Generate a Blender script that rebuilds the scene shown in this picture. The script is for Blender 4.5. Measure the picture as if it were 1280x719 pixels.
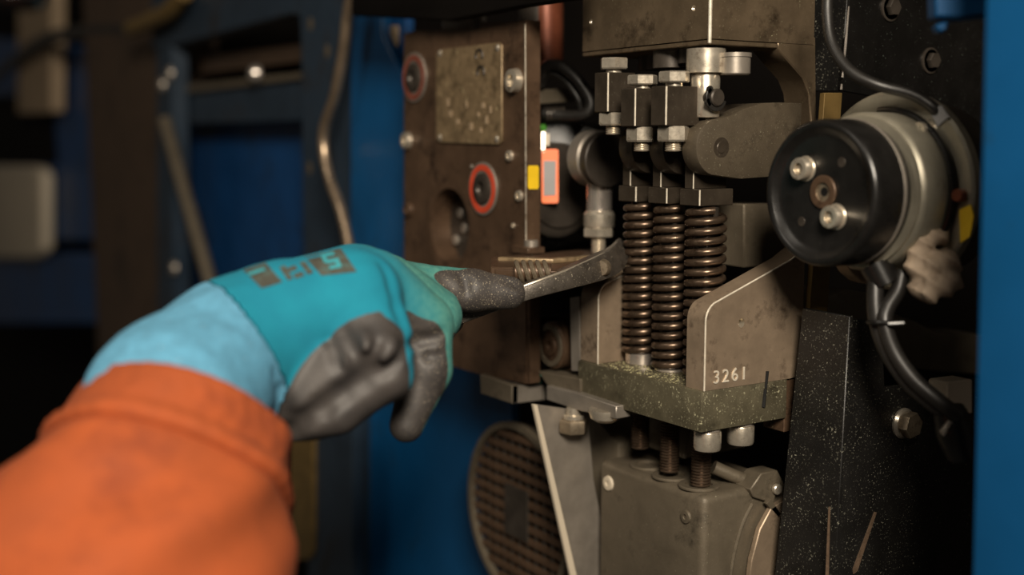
import bpy, bmesh, math, random
import numpy as np
from mathutils import Vector, Matrix
from mathutils.geometry import tessellate_polygon
from mathutils.bvhtree import BVHTree

random.seed(7); np.random.seed(7)
for o in list(bpy.data.objects): bpy.data.objects.remove(o, do_unlink=True)
scene = bpy.context.scene
COL = scene.collection

# ------------------------------------------------------------------ camera
# All lengths below are millimetres; MM turns them into metres. The machine's own axes are world X and Y:
# X runs right and away, Y runs left and away, Z up. Origin: top front corner of the spring bracket's base block.
MM = 0.001
ZOFF = 1000.0
F = 1500.0
YAW = math.radians(33); PITCH = math.atan(183 / 1500)
FH = np.array([math.sin(YAW), math.cos(YAW), 0.0]); RT = np.array([math.cos(YAW), -math.sin(YAW), 0.0]); ZU = np.array([0, 0, 1.0])
FW = FH * math.cos(PITCH) - ZU * math.sin(PITCH); UPV = ZU * math.cos(PITCH) + FH * math.sin(PITCH)
def ray(px, py): return FW + RT * ((px - 640) / F) + UPV * ((359.5 - py) / F)
CAM = -ray(877, 490) * 700.0
def pD(px, py, d): return CAM + ray(px, py) * d
def pA(px, py, ax, v):
    r = ray(px, py); return CAM + r * ((v - CAM[ax]) / r[ax])
def pX(px, py, v): return pA(px, py, 0, v)
def pY(px, py, v): return pA(px, py, 1, v)
def pZ(px, py, v): return pA(px, py, 2, v)
def dep(p): return float(np.dot(np.array(p) - CAM, FW))
def mpp(d): return d / F           # millimetres per pixel at a depth

def tom(v): return Vector((v[0] * MM, v[1] * MM, (v[2] + ZOFF) * MM))
cd = bpy.data.cameras.new('camera'); cam = bpy.data.objects.new('camera', cd); COL.objects.link(cam)
cd.sensor_width = 36; cd.lens = 36 * F / 1280; cd.clip_start = 0.01; cd.clip_end = 20
rot = Matrix((RT, UPV, -FW)).transposed()
cam.matrix_world = Matrix.Translation(tom(CAM)) @ rot.to_4x4()
cd.dof.use_dof = True; cd.dof.focus_distance = 0.722; cd.dof.aperture_fstop = 3.0
scene.camera = cam

# ------------------------------------------------------------------ light and exposure
w = bpy.data.worlds.new('world'); scene.world = w; w.use_nodes = True
w.node_tree.nodes['Background'].inputs[0].default_value = (1.0, 0.86, 0.70, 1)
w.node_tree.nodes['Background'].inputs[1].default_value = 0.035
def area(name, pos, target, size, power, col):
    l = bpy.data.lights.new(name, 'AREA'); l.shape = 'DISK'; l.size = size; l.energy = power; l.color = col
    o = bpy.data.objects.new(name, l); COL.objects.link(o)
    o.location = tom(pos); o.rotation_euler = (tom(target) - tom(pos)).to_track_quat('-Z', 'Y').to_euler()
    return o
SUBJ = np.array([10.0, 40.0, 60.0])
area('work_lamp', SUBJ - FH * 1350 + RT * 0 + ZU * 720, SUBJ, 0.42, 37, (1.0, 0.88, 0.72))
area('hall_lamp', SUBJ - FH * 700 - RT * 1100 + ZU * 1200, SUBJ - RT * 150, 0.7, 4, (1.0, 0.90, 0.76))
scene.view_settings.view_transform = 'Standard'; scene.view_settings.look = 'None'
scene.view_settings.gamma = 1.0; scene.view_settings.use_curve_mapping = False
scene.view_settings.exposure = 0.0

# ------------------------------------------------------------------ materials
def srgb(r, g, b):
    f = lambda c: (c / 12.92 if c <= 0.04045 else ((c + 0.055) / 1.055) ** 2.4)
    return (f(r / 255), f(g / 255), f(b / 255), 1)
def mat(name, col, rough=0.45, metal=0.0, var=0.35, scale=60, speck=0.0, speckcol=(170, 175, 140), spscale=900,
        bump=0.15, bscale=900, grime=0.0, grimecol=(30, 22, 16), gscale=40, aniso=None):
    m = bpy.data.materials.new(name); m.use_nodes = True
    nt = m.node_tree; N = nt.nodes; L = nt.links; b = N['Principled BSDF']
    tc = N.new('ShaderNodeTexCoord'); mp = N.new('ShaderNodeMapping'); L.new(tc.outputs['Object'], mp.inputs[0])
    if aniso: mp.inputs['Scale'].default_value = aniso
    def noise(s, det=4, rgh=0.6):
        n = N.new('ShaderNodeTexNoise'); n.inputs['Scale'].default_value = s; n.inputs['Detail'].default_value = det
        n.inputs['Roughness'].default_value = rgh; L.new(mp.outputs[0], n.inputs['Vector']); return n
    def ramp(src, a, c, lo=(0, 0, 0, 1), hi=(1, 1, 1, 1)):
        r = N.new('ShaderNodeValToRGB'); r.color_ramp.elements[0].position = a; r.color_ramp.elements[1].position = c
        r.color_ramp.elements[0].color = lo; r.color_ramp.elements[1].color = hi; L.new(src, r.inputs[0]); return r
    def mix(fac, a, c):
        x = N.new('ShaderNodeMix'); x.data_type = 'RGBA'
        if isinstance(fac, float): x.inputs[0].default_value = fac
        else: L.new(fac, x.inputs[0])
        for sock, v in ((x.inputs[6], a), (x.inputs[7], c)):
            if isinstance(v, tuple): sock.default_value = v
            else: L.new(v, sock)
        return x.outputs[2]
    base = srgb(*col)
    lo = tuple(c * (1 - var) for c in base[:3]) + (1,); hi = tuple(min(1, c * (1 + var)) for c in base[:3]) + (1,)
    n1 = noise(scale)
    c = ramp(n1.outputs[0], 0.3, 0.7, lo, hi).outputs[0]
    rsock = None
    if grime > 0:
        g = ramp(noise(gscale, 6, 0.7).outputs[0], 0.62 - 0.25 * grime, 0.75 - 0.1 * grime)
        c = mix(g.outputs[0], c, srgb(*grimecol))
    if speck > 0:
        s = ramp(noise(spscale, 3, 0.7).outputs[0], 0.70 - 0.12 * speck, 0.75 - 0.12 * speck)
        big = ramp(noise(scale * 1.7, 3).outputs[0], 0.36, 0.66)
        mm = N.new('ShaderNodeMath'); mm.operation = 'MULTIPLY'; L.new(s.outputs[0], mm.inputs[0]); L.new(big.outputs[0], mm.inputs[1])
        c = mix(mm.outputs[0], c, srgb(*speckcol))
        inv = N.new('ShaderNodeMath'); inv.operation = 'MULTIPLY_ADD'; L.new(mm.outputs[0], inv.inputs[0])
        inv.inputs[1].default_value = -metal; inv.inputs[2].default_value = metal
        L.new(inv.outputs[0], b.inputs['Metallic'])
    else: b.inputs['Metallic'].default_value = metal
    L.new(c, b.inputs['Base Color'])
    rr = N.new('ShaderNodeMapRange'); L.new(n1.outputs[0], rr.inputs[0])
    rr.inputs[3].default_value = max(0.05, rough - 0.12); rr.inputs[4].default_value = min(1, rough + 0.12)
    L.new(rr.outputs[0], b.inputs['Roughness'])
    if bump > 0:
        bn = N.new('ShaderNodeBump'); bn.inputs['Strength'].default_value = bump; bn.inputs['Distance'].default_value = 0.0006
        L.new(noise(bscale, 3).outputs[0], bn.inputs['Height']); L.new(bn.outputs[0], b.inputs['Normal'])
    return m
M = {}
M['steel'] = mat('brown_steel', (112, 97, 78), 0.36, 0.6, 0.25, 45, 0.35, (190, 185, 150), 800, 0.12, grime=0.35, grimecol=(52, 42, 32))
M['cheek'] = mat('ground_steel', (150, 132, 112), 0.45, 0.5, 0.18, 50, 0.15, (200, 190, 160), 900, 0.1, grime=0.35, grimecol=(84, 70, 58), gscale=55)
M['block'] = mat('dusty_block_steel', (98, 92, 74), 0.5, 0.45, 0.25, 60, 0.85, (182, 178, 146), 700, 0.2, grime=0.25, grimecol=(50, 46, 36))
M['filings'] = mat('metal_filings', (150, 144, 108), 0.9, 0.1, 0.5, 500, 0.9, (206, 200, 166), 1100, 0.8, 900)
M['black_oxide'] = mat('black_oxide_steel', (66, 58, 49), 0.42, 0.5, 0.25, 70, 0.3, (150, 150, 130), 900, 0.12)
M['spring'] = mat('spring_steel', (96, 80, 66), 0.3, 0.75, 0.25, 90, 0.25, (120, 110, 84), 800, 0.06, grime=0.4, grimecol=(54, 40, 30), gscale=120)
M['zinc'] = mat('zinc_steel', (205, 195, 178), 0.3, 0.75, 0.18, 120, 0, bump=0.05, grime=0.3, grimecol=(120, 100, 78), gscale=150)
M['bright'] = mat('bright_steel', (225, 215, 205), 0.25, 0.85, 0.1, 90, 0, bump=0.05)
M['greysteel'] = mat('grey_steel', (150, 142, 132), 0.4, 0.6, 0.15, 60, 0.1, (190, 190, 160), 800, 0.08)
M['brownplate'] = mat('oily_brown_plate', (90, 70, 54), 0.42, 0.4, 0.3, 30, 0.25, (150, 140, 110), 700, 0.15, grime=0.4, grimecol=(44, 32, 24))
M['darkmetal'] = mat('dark_metal', (60, 54, 48), 0.45, 0.4, 0.3, 50, 0.2, (130, 125, 110), 800, 0.1)
M['casting'] = mat('grey_casting', (98, 89, 75), 0.5, 0.3, 0.2, 40, 0.3, (170, 165, 140), 900, 0.25, grime=0.3, grimecol=(60, 54, 44))
M['blackpaint'] = mat('dusty_black_paint', (22, 21, 20), 0.42, 0.0, 0.3, 40, 0.75, (150, 148, 132), 700, 0.15)
M['blackgloss'] = mat('black_gloss_paint', (16, 15, 14), 0.22, 0.0, 0.3, 40, 0.25, (120, 130, 120), 800, 0.05)
M['blackplastic'] = mat('black_plastic', (20, 19, 18), 0.3, 0.0, 0.3, 60, 0.12, (110, 105, 95), 900, 0.05)
M['rubber'] = mat('black_rubber', (30, 28, 26), 0.42, 0.0, 0.3, 60, 0.2, (110, 105, 95), 900, 0.05)
M['blue'] = mat('blue_paint', (6, 74, 122), 0.42, 0.0, 0.12, 12, 0, bump=0.05, grime=0.12, grimecol=(20, 60, 92), gscale=14)
M['bluedark'] = mat('deep_blue_paint', (10, 62, 112), 0.45, 0.0, 0.2, 10, 0, bump=0.05, grime=0.3, grimecol=(22, 40, 60), gscale=12)
M['blueframe'] = mat('dirty_blue_frame_paint', (36, 50, 64), 0.5, 0.0, 0.25, 14, 0, bump=0.08, grime=0.45, grimecol=(34, 30, 28), gscale=14)
M['brown'] = mat('rusty_brown_paint', (70, 54, 40), 0.6, 0.0, 0.25, 10, 0, bump=0.1, grime=0.4, grimecol=(34, 26, 20), gscale=10)
M['beige'] = mat('beige_paint', (150, 130, 105), 0.6, 0.0, 0.12, 12, 0, bump=0.05)
M['boxgrey'] = mat('pale_grey_plastic', (190, 178, 158), 0.55, 0.0, 0.06, 10, 0, bump=0.03)
M['brass'] = mat('brass_strip', (118, 96, 56), 0.45, 0.4, 0.2, 60, 0.2, (180, 170, 120), 900, 0.1)
M['plate'] = mat('worn_nameplate', (138, 118, 90), 0.45, 0.4, 0.2, 120, 0.5, (196, 182, 140), 260, 0.15, grime=0.6, grimecol=(88, 74, 54), gscale=90)
M['wrench'] = mat('worn_wrench_steel', (88, 82, 75), 0.4, 0.55, 0.25, 150, 0.7, (190, 180, 160), 900, 0.3, grime=0.3, grimecol=(56, 50, 44), gscale=120)
M['lever'] = mat('dusty_lever_steel', (82, 73, 60), 0.5, 0.3, 0.2, 45, 0.45, (170, 165, 140), 900, 0.2, grime=0.3, grimecol=(50, 43, 34))
M['motor'] = mat('motor_aluminium', (158, 152, 136), 0.42, 0.6, 0.15, 50, 0.1, (200, 195, 170), 800, 0.08, grime=0.2, grimecol=(112, 104, 88))
M['edge'] = mat('worn_edge_metal', (226, 216, 198), 0.35, 0.35, 0.15, 200, 0, bump=0.05)
M['red'] = mat('red_paint', (186, 66, 40), 0.5, 0.0, 0.15, 60, 0, bump=0.05)
M['redfade'] = mat('faded_red_paint', (112, 58, 44), 0.5, 0.0, 0.2, 60, 0, bump=0.05)
M['orange_label'] = mat('orange_label', (246, 112, 42), 0.5, 0.0, 0.05, 60, 0, bump=0.0)
M['white_label'] = mat('white_label', (122, 120, 120), 0.5, 0.0, 0.08, 60, 0, bump=0.0)
M['yellow'] = mat('yellow_label', (222, 184, 30), 0.5, 0.0, 0.08, 60, 0, bump=0.0)
M['green'] = mat('green_plastic', (60, 120, 40), 0.4, 0.0, 0.1, 60, 0, bump=0.0)
M['copper'] = mat('copper_brown', (120, 66, 46), 0.4, 0.4, 0.25, 60, 0, bump=0.05)
M['bronze_tube'] = mat('bare_tube', (160, 140, 118), 0.3, 0.8, 0.2, 40, 0, bump=0.05)
M['ink'] = mat('black_ink', (14, 14, 14), 0.5, 0.0, 0.1, 60, 0, bump=0.0)
M['hole'] = mat('hole_wall', (48, 42, 36), 0.5, 0.3, 0.2, 60, 0, bump=0.0)
M['putty'] = mat('grey_putty', (166, 148, 128), 0.75, 0.0, 0.15, 120, 0, bump=0.4, bscale=500, grime=0.2, grimecol=(110, 96, 82))
M['scratch'] = mat('scratched_primer', (92, 74, 58), 0.7, 0.0, 0.3, 300, 0, bump=0.1)
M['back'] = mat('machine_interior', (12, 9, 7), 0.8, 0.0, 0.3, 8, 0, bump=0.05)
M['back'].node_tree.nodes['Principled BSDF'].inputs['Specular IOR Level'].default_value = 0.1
M['tape'] = mat('clear_tape', (150, 150, 152), 0.3, 0.0, 0.1, 60, 0, bump=0.1)
M['teal_plastic'] = mat('teal_plastic', (18, 120, 104), 0.5, 0.0, 0.1, 60, 0, bump=0.0)
M['nut_dark'] = mat('worn_nut', (150, 136, 116), 0.35, 0.7, 0.25, 140, 0.2, (120, 110, 90), 700, 0.1, grime=0.45, grimecol=(84, 70, 52), gscale=160)
M['orange'] = mat('orange_workwear', (154, 71, 28), 0.85, 0.0, 0.16, 26, 0, bump=0.35, bscale=1400, grime=0.5, grimecol=(118, 50, 22), gscale=20)
M['knit'] = mat('light_blue_knit', (84, 144, 174), 0.9, 0.0, 0.18, 140, 0.3, (190, 196, 190), 500, 0.5, 1200)

# glove: turquoise knit with a dark nitrile coat where the 'coat' attribute says so
def glove_material():
    m = bpy.data.materials.new('work_glove'); m.use_nodes = True
    nt = m.node_tree; N = nt.nodes; L = nt.links; b = N['Principled BSDF']
    at_ = N.new('ShaderNodeAttribute'); at_.attribute_name = 'coat'
    at2 = N.new('ShaderNodeAttribute'); at2.attribute_name = 'dust'
    tc = N.new('ShaderNodeTexCoord')
    def noise(s, d=4):
        n = N.new('ShaderNodeTexNoise'); n.inputs['Scale'].default_value = s; n.inputs['Detail'].default_value = d
        L.new(tc.outputs['Object'], n.inputs['Vector']); return n
    def ramp(src, a, c, lo, hi):
        r = N.new('ShaderNodeValToRGB'); r.color_ramp.elements[0].position = a; r.color_ramp.elements[1].position = c
        r.color_ramp.elements[0].color = lo; r.color_ramp.elements[1].color = hi; L.new(src, r.inputs[0]); return r
    def mixc(fac, a, c):
        x = N.new('ShaderNodeMix'); x.data_type = 'RGBA'; L.new(fac, x.inputs[0]); L.new(a, x.inputs[6]); L.new(c, x.inputs[7]); return x.outputs[2]
    nb = noise(300); no = noise(45); ns = noise(1500)
    add = N.new('ShaderNodeMath'); add.operation = 'MULTIPLY_ADD'; L.new(nb.outputs[0], add.inputs[0]); add.inputs[1].default_value = 0.12
    L.new(at_.outputs['Fac'], add.inputs[2])
    k = ramp(add.outputs[0], 0.54, 0.58, (0, 0, 0, 1), (1, 1, 1, 1))
    teal = ramp(no.outputs[0], 0.3, 0.75, srgb(0, 112, 136), srgb(4, 126, 148))
    tealg = ramp(nb.outputs[0], 0.3, 0.7, srgb(52, 116, 112), srgb(76, 134, 124))
    t2 = mixc(at2.outputs['Fac'], teal.outputs[0], tealg.outputs[0])
    coat = ramp(no.outputs[0], 0.3, 0.7, srgb(48, 45, 44), srgb(68, 63, 60))
    # filings stuck to the coat
    sp = ramp(ns.outputs[0], 0.63, 0.68, (0, 0, 0, 1), (1, 1, 1, 1))
    mu = N.new('ShaderNodeMath'); mu.operation = 'MULTIPLY'; L.new(sp.outputs[0], mu.inputs[0]); L.new(at2.outputs['Fac'], mu.inputs[1])
    spc = N.new('ShaderNodeRGB'); spc.outputs[0].default_value = srgb(190, 176, 150)
    c2 = mixc(mu.outputs[0], coat.outputs[0], spc.outputs[0])
    L.new(mixc(k.outputs[0], t2, c2), b.inputs['Base Color'])
    rg = N.new('ShaderNodeMapRange'); L.new(k.outputs[0], rg.inputs[0]); rg.inputs[3].default_value = 0.9; rg.inputs[4].default_value = 0.55
    L.new(rg.outputs[0], b.inputs['Roughness'])
    bn = N.new('ShaderNodeBump'); bn.inputs['Strength'].default_value = 0.35; bn.inputs['Distance'].default_value = 0.0006
    L.new(noise(1100, 2).outputs[0], bn.inputs['Height']); L.new(bn.outputs[0], b.inputs['Normal'])
    return m
M['glove'] = glove_material()

# ------------------------------------------------------------------ building helpers
def thing(name, label, cat, loc, group=None):
    o = bpy.data.objects.new(name, None); COL.objects.link(o); o.location = tom(loc)
    o.empty_display_size = 0.01
    o['label'] = label; o['category'] = cat
    if group: o['group'] = group
    return o
def tag(o, label, cat, group=None, kind=None):
    if label: o['label'] = label
    if cat: o['category'] = cat
    if group: o['group'] = group
    if kind: o['kind'] = kind
    return o
def wloc(o):
    v = Vector((0, 0, 0))
    while o: v = v + o.location; o = o.parent
    return v
def add(name, VF, m, parent=None, bevel=0.0, smooth=35, seg=1, label=None):
    V, Fc = VF
    V = np.array(V, float); c = (V.min(0) + V.max(0)) / 2
    me = bpy.data.meshes.new(name)
    me.from_pydata([tuple((v - c) * MM) for v in V], [], [tuple(f) for f in Fc])
    bm = bmesh.new(); bm.from_mesh(me)
    bmesh.ops.remove_doubles(bm, verts=bm.verts, dist=1e-7)
    bmesh.ops.recalc_face_normals(bm, faces=bm.faces)
    if bevel > 0:
        es = [e for e in bm.edges if len(e.link_faces) == 2 and e.calc_face_angle(0) > 0.5]
        bmesh.ops.bevel(bm, geom=es, offset=bevel * MM, segments=seg, affect='EDGES', profile=0.5, clamp_overlap=True)
    bm.to_mesh(me); bm.free()
    if smooth:
        for p in me.polygons: p.use_smooth = True
        me.set_sharp_from_angle(angle=math.radians(smooth))
    me.materials.append(M[m] if isinstance(m, str) else m)
    o = bpy.data.objects.new(name, me); COL.objects.link(o)
    wl = tom(c)
    if parent: o.parent = parent; wl = wl - wloc(parent)
    o.location = wl
    if label: o['label'] = label
    return o
def copy_tree(o, delta=(0, 0, 0), parent=None, label=None):
    c = o.copy(); COL.objects.link(c); c.parent = parent
    c.location = o.location + Vector(delta) * MM
    if label: c['label'] = label
    for ch in list(o.children): copy_tree(ch, (0, 0, 0), c)
    return c
def box(x0, x1, y0, y1, z0, z1):
    V = [(x, y, z) for z in (z0, z1) for y in (y0, y1) for x in (x0, x1)]
    return V, [(0, 2, 3, 1), (4, 5, 7, 6), (0, 1, 5, 4), (2, 6, 7, 3), (0, 4, 6, 2), (1, 3, 7, 5)]
def join(*vfs):
    V = []; Fc = []
    for v, f in vfs:
        n = len(V); V += [tuple(x) for x in v]; Fc += [tuple(i + n for i in q) for q in f]
    return V, Fc
def prism(pts, vec, holes=()):
    """pts: planar 3-D outline, extruded by vec; holes: inner outlines cut right through"""
    vec = np.array(vec, float)
    loops = [[np.array(p, float) for p in pts]] + [[np.array(p, float) for p in h] for h in holes]
    flat = [p for l in loops for p in l]; n = len(flat)
    V = flat + [p + vec for p in flat]; Fc = []
    if holes:
        tri = tessellate_polygon([[Vector(p) for p in l] for l in loops])
        for t in tri: Fc.append(tuple(t)); Fc.append(tuple(i + n for i in reversed(t)))
    else:
        Fc.append(tuple(range(n))); Fc.append(tuple(range(2 * n - 1, n - 1, -1)))
    s = 0
    for l in loops:
        k = len(l)
        for i in range(k):
            a = s + i; b = s + (i + 1) % k; Fc.append((a, b, b + n, a + n))
        s += k
    return V, Fc
AXV = [np.array([1.0, 0, 0]), np.array([0, 1.0, 0]), np.array([0, 0, 1.0])]
def polypx(px, ax, v, t, holes=()):
    """outline given in photo pixels, standing in the plane axis=v, t thick along that axis"""
    return prism([pA(x, y, ax, v) for x, y in px], AXV[ax] * t, [[pA(x, y, ax, v) for x, y in h] for h in holes])
def frame(d):
    d = np.array(d, float); d /= np.linalg.norm(d)
    a = np.array([0, 0, 1.0]) if abs(d[2]) < 0.9 else np.array([1.0, 0, 0])
    u = np.cross(a, d); u /= np.linalg.norm(u); return d, u, np.cross(d, u)
def lathe(prof, o, d, n=32, ph=0.0, closed=False):
    """prof: (radius, height along d)"""
    d, u, v = frame(d); o = np.array(o, float); V = []; Fc = []; idx = []
    for r, h in prof:
        if r <= 1e-6: idx.append([len(V)] * n); V.append(o + d * h)
        else:
            idx.append(list(range(len(V), len(V) + n)))
            for k in range(n):
                a = ph + 2 * math.pi * k / n; V.append(o + d * h + r * (u * math.cos(a) + v * math.sin(a)))
    rng = range(len(prof)) if closed else range(len(prof) - 1)
    for i in rng:
        A = idx[i]; B = idx[(i + 1) % len(prof)]
        for k in range(n):
            q = [A[k], A[(k + 1) % n], B[(k + 1) % n], B[k]]; q2 = []
            for x in q:
                if x not in q2: q2.append(x)
            if len(q2) > 2: Fc.append(tuple(q2))
    return V, Fc
def cyl(o, d, r, h, n=32, ch=0.4): return lathe([(0, 0), (r - ch, 0), (r, ch), (r, h - ch), (r - ch, h), (0, h)], o, d, n)
def ring(o, d, r0, r1, h, n=36, ch=0.3):
    return lathe([(r0, 0), (r1 - ch, 0), (r1, ch), (r1, h - ch), (r1 - ch, h), (r0, h)], o, d, n, closed=True)
def hexa(o, d, af, h, ph=0.0):
    """hexagon, af across flats, corners chamfered like a bolt head"""
    R = af / math.sqrt(3); return lathe([(0, 0), (R * .93, 0), (R, h * .12), (R, h * .88), (R * .93, h), (0, h)], o, d, 6, ph)
def hexnut(o, d, af, h, hole, ph=0.0):
    R = af / math.sqrt(3)
    return lathe([(hole, 0), (R * .93, 0), (R, h * .12), (R, h * .88), (R * .93, h), (hole, h)], o, d, 6, ph, closed=True)
def thread(o, d, r, h, pitch, n=24):
    prof = [(0, 0), (r * .85, 0)]; z = 0.0
    while z + pitch < h:
        prof += [(r * .86, z), (r, z + pitch * .45), (r, z + pitch * .55)]; z += pitch
    prof += [(r * .86, z), (r * .85, h), (0, h)]
    return lathe(prof, o, d, n)
def capscrew(o, d, r, h, sock=True):
    """socket head cap screw head with a real hexagonal socket look: outer lathe with a sunk centre"""
    return lathe([(0, 0), (r * .96, 0), (r, h * .08), (r, h * .86), (r * .93, h), (r * .52, h), (r * .50, h - h * .5), (0, h - h * .5)], o, d, 28)
def catmull(pts, n=8):
    P = [np.array(p, float) for p in pts]; P = [2 * P[0] - P[1]] + P + [2 * P[-1] - P[-2]]; out = []
    for i in range(1, len(P) - 2):
        for k in range(n):
            t = k / n; a, b, c, d = P[i - 1], P[i], P[i + 1], P[i + 2]
            out.append(0.5 * ((2 * b) + (c - a) * t + (2 * a - 5 * b + 4 * c - d) * t * t + (3 * b - a - 3 * c + d) * t ** 3))
    out.append(P[-2]); return out
def tube(path, r, n=14, sub=8, flat=None):
    path = catmull(path, sub) if sub else [np.array(p, float) for p in path]
    rs = r if hasattr(r, '__len__') else None
    V = []; Fc = []; m = len(path)
    t0 = path[1] - path[0]; d, u, v = frame(t0)
    for i, p in enumerate(path):
        t = path[min(i + 1, m - 1)] - path[max(i - 1, 0)]; t = t / np.linalg.norm(t)
        u = u - t * np.dot(u, t); u /= np.linalg.norm(u); v = np.cross(t, u)
        rr = np.interp(i / (m - 1), np.linspace(0, 1, len(rs)), rs) if rs is not None else r
        for k in range(n):
            a = 2 * math.pi * k / n; V.append(p + rr * (u * math.cos(a) + v * math.sin(a)))
    for i in range(m - 1):
        for k in range(n): Fc.append((i * n + k, i * n + (k + 1) % n, (i + 1) * n + (k + 1) % n, (i + 1) * n + k))
    Fc.append(tuple(range(n))); Fc.append(tuple(range((m - 1) * n, m * n)))
    return V, Fc
def sweepbox(path, widths, heights, side):
    """a bar of changing width and height along path; side: the direction of its width"""
    V = []; Fc = []; m = len(path); side = np.array(side, float)
    for i, p in enumerate(path):
        t = path[min(i + 1, m - 1)] - path[max(i - 1, 0)]; t = t / np.linalg.norm(t)
        s = side - t * np.dot(side, t); s /= np.linalg.norm(s); u = np.cross(s, t)
        if u[2] < 0: u = -u
        a = widths[i] / 2; b = heights[i] / 2
        V += [p - s * a - u * b, p + s * a - u * b, p + s * a + u * b, p - s * a + u * b]
    for i in range(m - 1):
        for k in range(4): Fc.append((i * 4 + k, i * 4 + (k + 1) % 4, i * 4 + 4 + (k + 1) % 4, i * 4 + 4 + k))
    Fc.append((0, 1, 2, 3)); Fc.append(tuple(range(m * 4 - 4, m * 4)))
    return V, Fc
def circ(c, d, r, n=28, r2=None):
    d, u, v = frame(d); return [np.array(c) + r * u * math.cos(2 * math.pi * k / n) + (r2 or r) * v * math.sin(2 * math.pi * k / n) for k in range(n)]
def textmesh(s, size, org, U, W, Nn, depth=0.25, spacing=1.0):
    cu = bpy.data.curves.new('t', 'FONT'); cu.body = s; cu.size = size; cu.extrude = depth; cu.space_character = spacing; cu.offset = 0.0
    ob = bpy.data.objects.new('t', cu); COL.objects.link(ob)
    dg = bpy.context.evaluated_depsgraph_get(); me = bpy.data.meshes.new_from_object(ob.evaluated_get(dg))
    org, U, W, Nn = (np.array(a, float) for a in (org, U, W, Nn))
    V = [org + U * v.co.x + W * v.co.y + Nn * v.co.z for v in me.vertices]; Fc = [tuple(p.vertices) for p in me.polygons]
    bpy.data.objects.remove(ob); bpy.data.curves.remove(cu); bpy.data.meshes.remove(me)
    return V, Fc
NX, NY, NZ = -AXV[0], -AXV[1], -AXV[2]

# ================================================================== setting: machine interior behind everything
def struct(name, VF, m, bevel=0.0):
    o = add(name, VF, m, None, bevel); o['kind'] = 'structure'; return o
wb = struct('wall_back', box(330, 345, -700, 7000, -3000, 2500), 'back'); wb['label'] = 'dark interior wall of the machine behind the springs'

# ================================================================== upper housing
UH = thing('press_housing', 'brown steel press housing with two small holes above the adjusting screws', 'housing', (50, 60, 200))
hl = [circ(pX(739, 27, 10), NX, 1.7), circ(pX(867, 10, 10), NX, 1.7)]
add('body', prism([(10, 10, 203.8), (10, 133, 203.8), (10, 133, 300), (10, 10, 300)], (85, 0, 0), hl), 'steel', UH, 0.0)
add('lip', box(10.6, 66, 10.6, 134, 200.6, 203.4), 'steel', UH, 0.5)
for p, h in zip(((739, 27), (867, 10)), hl):
    c = pX(*p, 10); add('drilled_hole', lathe([(1.75, 0), (0.7, 1.5), (0, 1.7)], c + AXV[0] * 0.1, AXV[0], 20), 'zinc', UH)
# worn bright corner of the housing
add('corner_edge', box(9.4, 11.2, 9.4, 11.2, 201, 300), 'edge', UH, 0.4)
# curved support arm on the right
arm = [(972, 61), (972, 50), (1020, 46), (1021, 160), (1018, 215), (1013, 215), (1014, 150), (1011, 116), (1004, 98), (990, 82)]
add('support_arm', polypx(arm, 1, 10.4, 22), 'steel', UH, 0.8)

# black angle plate at the top right
BP = thing('mounting_plate', 'glossy black folded plate with a bright worn fold above the round motor', 'plate', pY(1130, 120, 4))
FOLD_X = pY(1056, 60, 4)[0]
add('front_panel', polypx([(1061, -20), (1235, -20), (1235, 170), (1180, 152), (1120, 126), (1052, 113)], 1, 4, 3), 'blackgloss', BP, 0.4)
add('side_panel', prism([pX(x, y, FOLD_X) for x, y in ((1016, -20), (1060, -20), (1051, 114), (1013, 114))], (3, 0, 0)), 'blackpaint', BP, 0.4)
add('worn_fold', tube([pY(1061, 8, 2.5), pY(1057, 55, 2.5), pY(1055, 78, 2.5)], [0.5, 0.9, 0.5], 8, 4), 'bright', BP)
add('worn_fold', tube([pY(1054, 88, 2.5), pY(1053, 97, 2.5)], [0.5, 0.8], 8, 4), 'bright', BP)
add('worn_fold', tube([pY(1052, 105, 2.5), pY(1051.5, 112, 2.5)], [0.6, 0.8], 8, 4), 'bright', BP)
for (x, y, r) in ((1162, 76, 8.5), (1112, 10, 8.5)):
    b = add('bolt_head', lathe([(0, 0), (r, 0), (r, 1.2), (r * .86, 1.6)], pY(x, y, 4), NY, 30), 'darkmetal', BP)
    add('hex_socket', hexa(pY(x, y, 4) + NY * 1.2, NY, r * 1.1, 4), 'darkmetal', b)

# ================================================================== spring bracket
SB = thing('spring_bracket', 'steel bracket with a thick base block and two upright cheeks holding the springs', 'bracket', (35, 60, -24))
add('base_block', box(0, 70, 0, 122, -24.5, 0), 'block', SB, 0.7, seg=2)
# filings lying on the block between the cheeks
V = []; Fc = []
for i in range(900):
    x = random.uniform(2, 68); y = random.uniform(17, 102); s = random.uniform(.35, 1.0) * (1.2 if x < 22 else .8); a = random.uniform(0, 6.28)
    c, d = math.cos(a) * s, math.sin(a) * s; n = len(V); h = random.uniform(.25, .8)
    V += [(x - c, y - d, .02), (x + c, y + d, .02), (x - d * .5, y + c * .5, .02), (x, y, h)]; Fc += [(n, n + 1, n + 3), (n + 1, n + 2, n + 3), (n + 2, n, n + 3)]
fi = add('filings', (V, Fc), 'filings', SB, smooth=0, label='yellowish metal filings scattered over the base block'); fi['kind'] = 'stuff'
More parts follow.
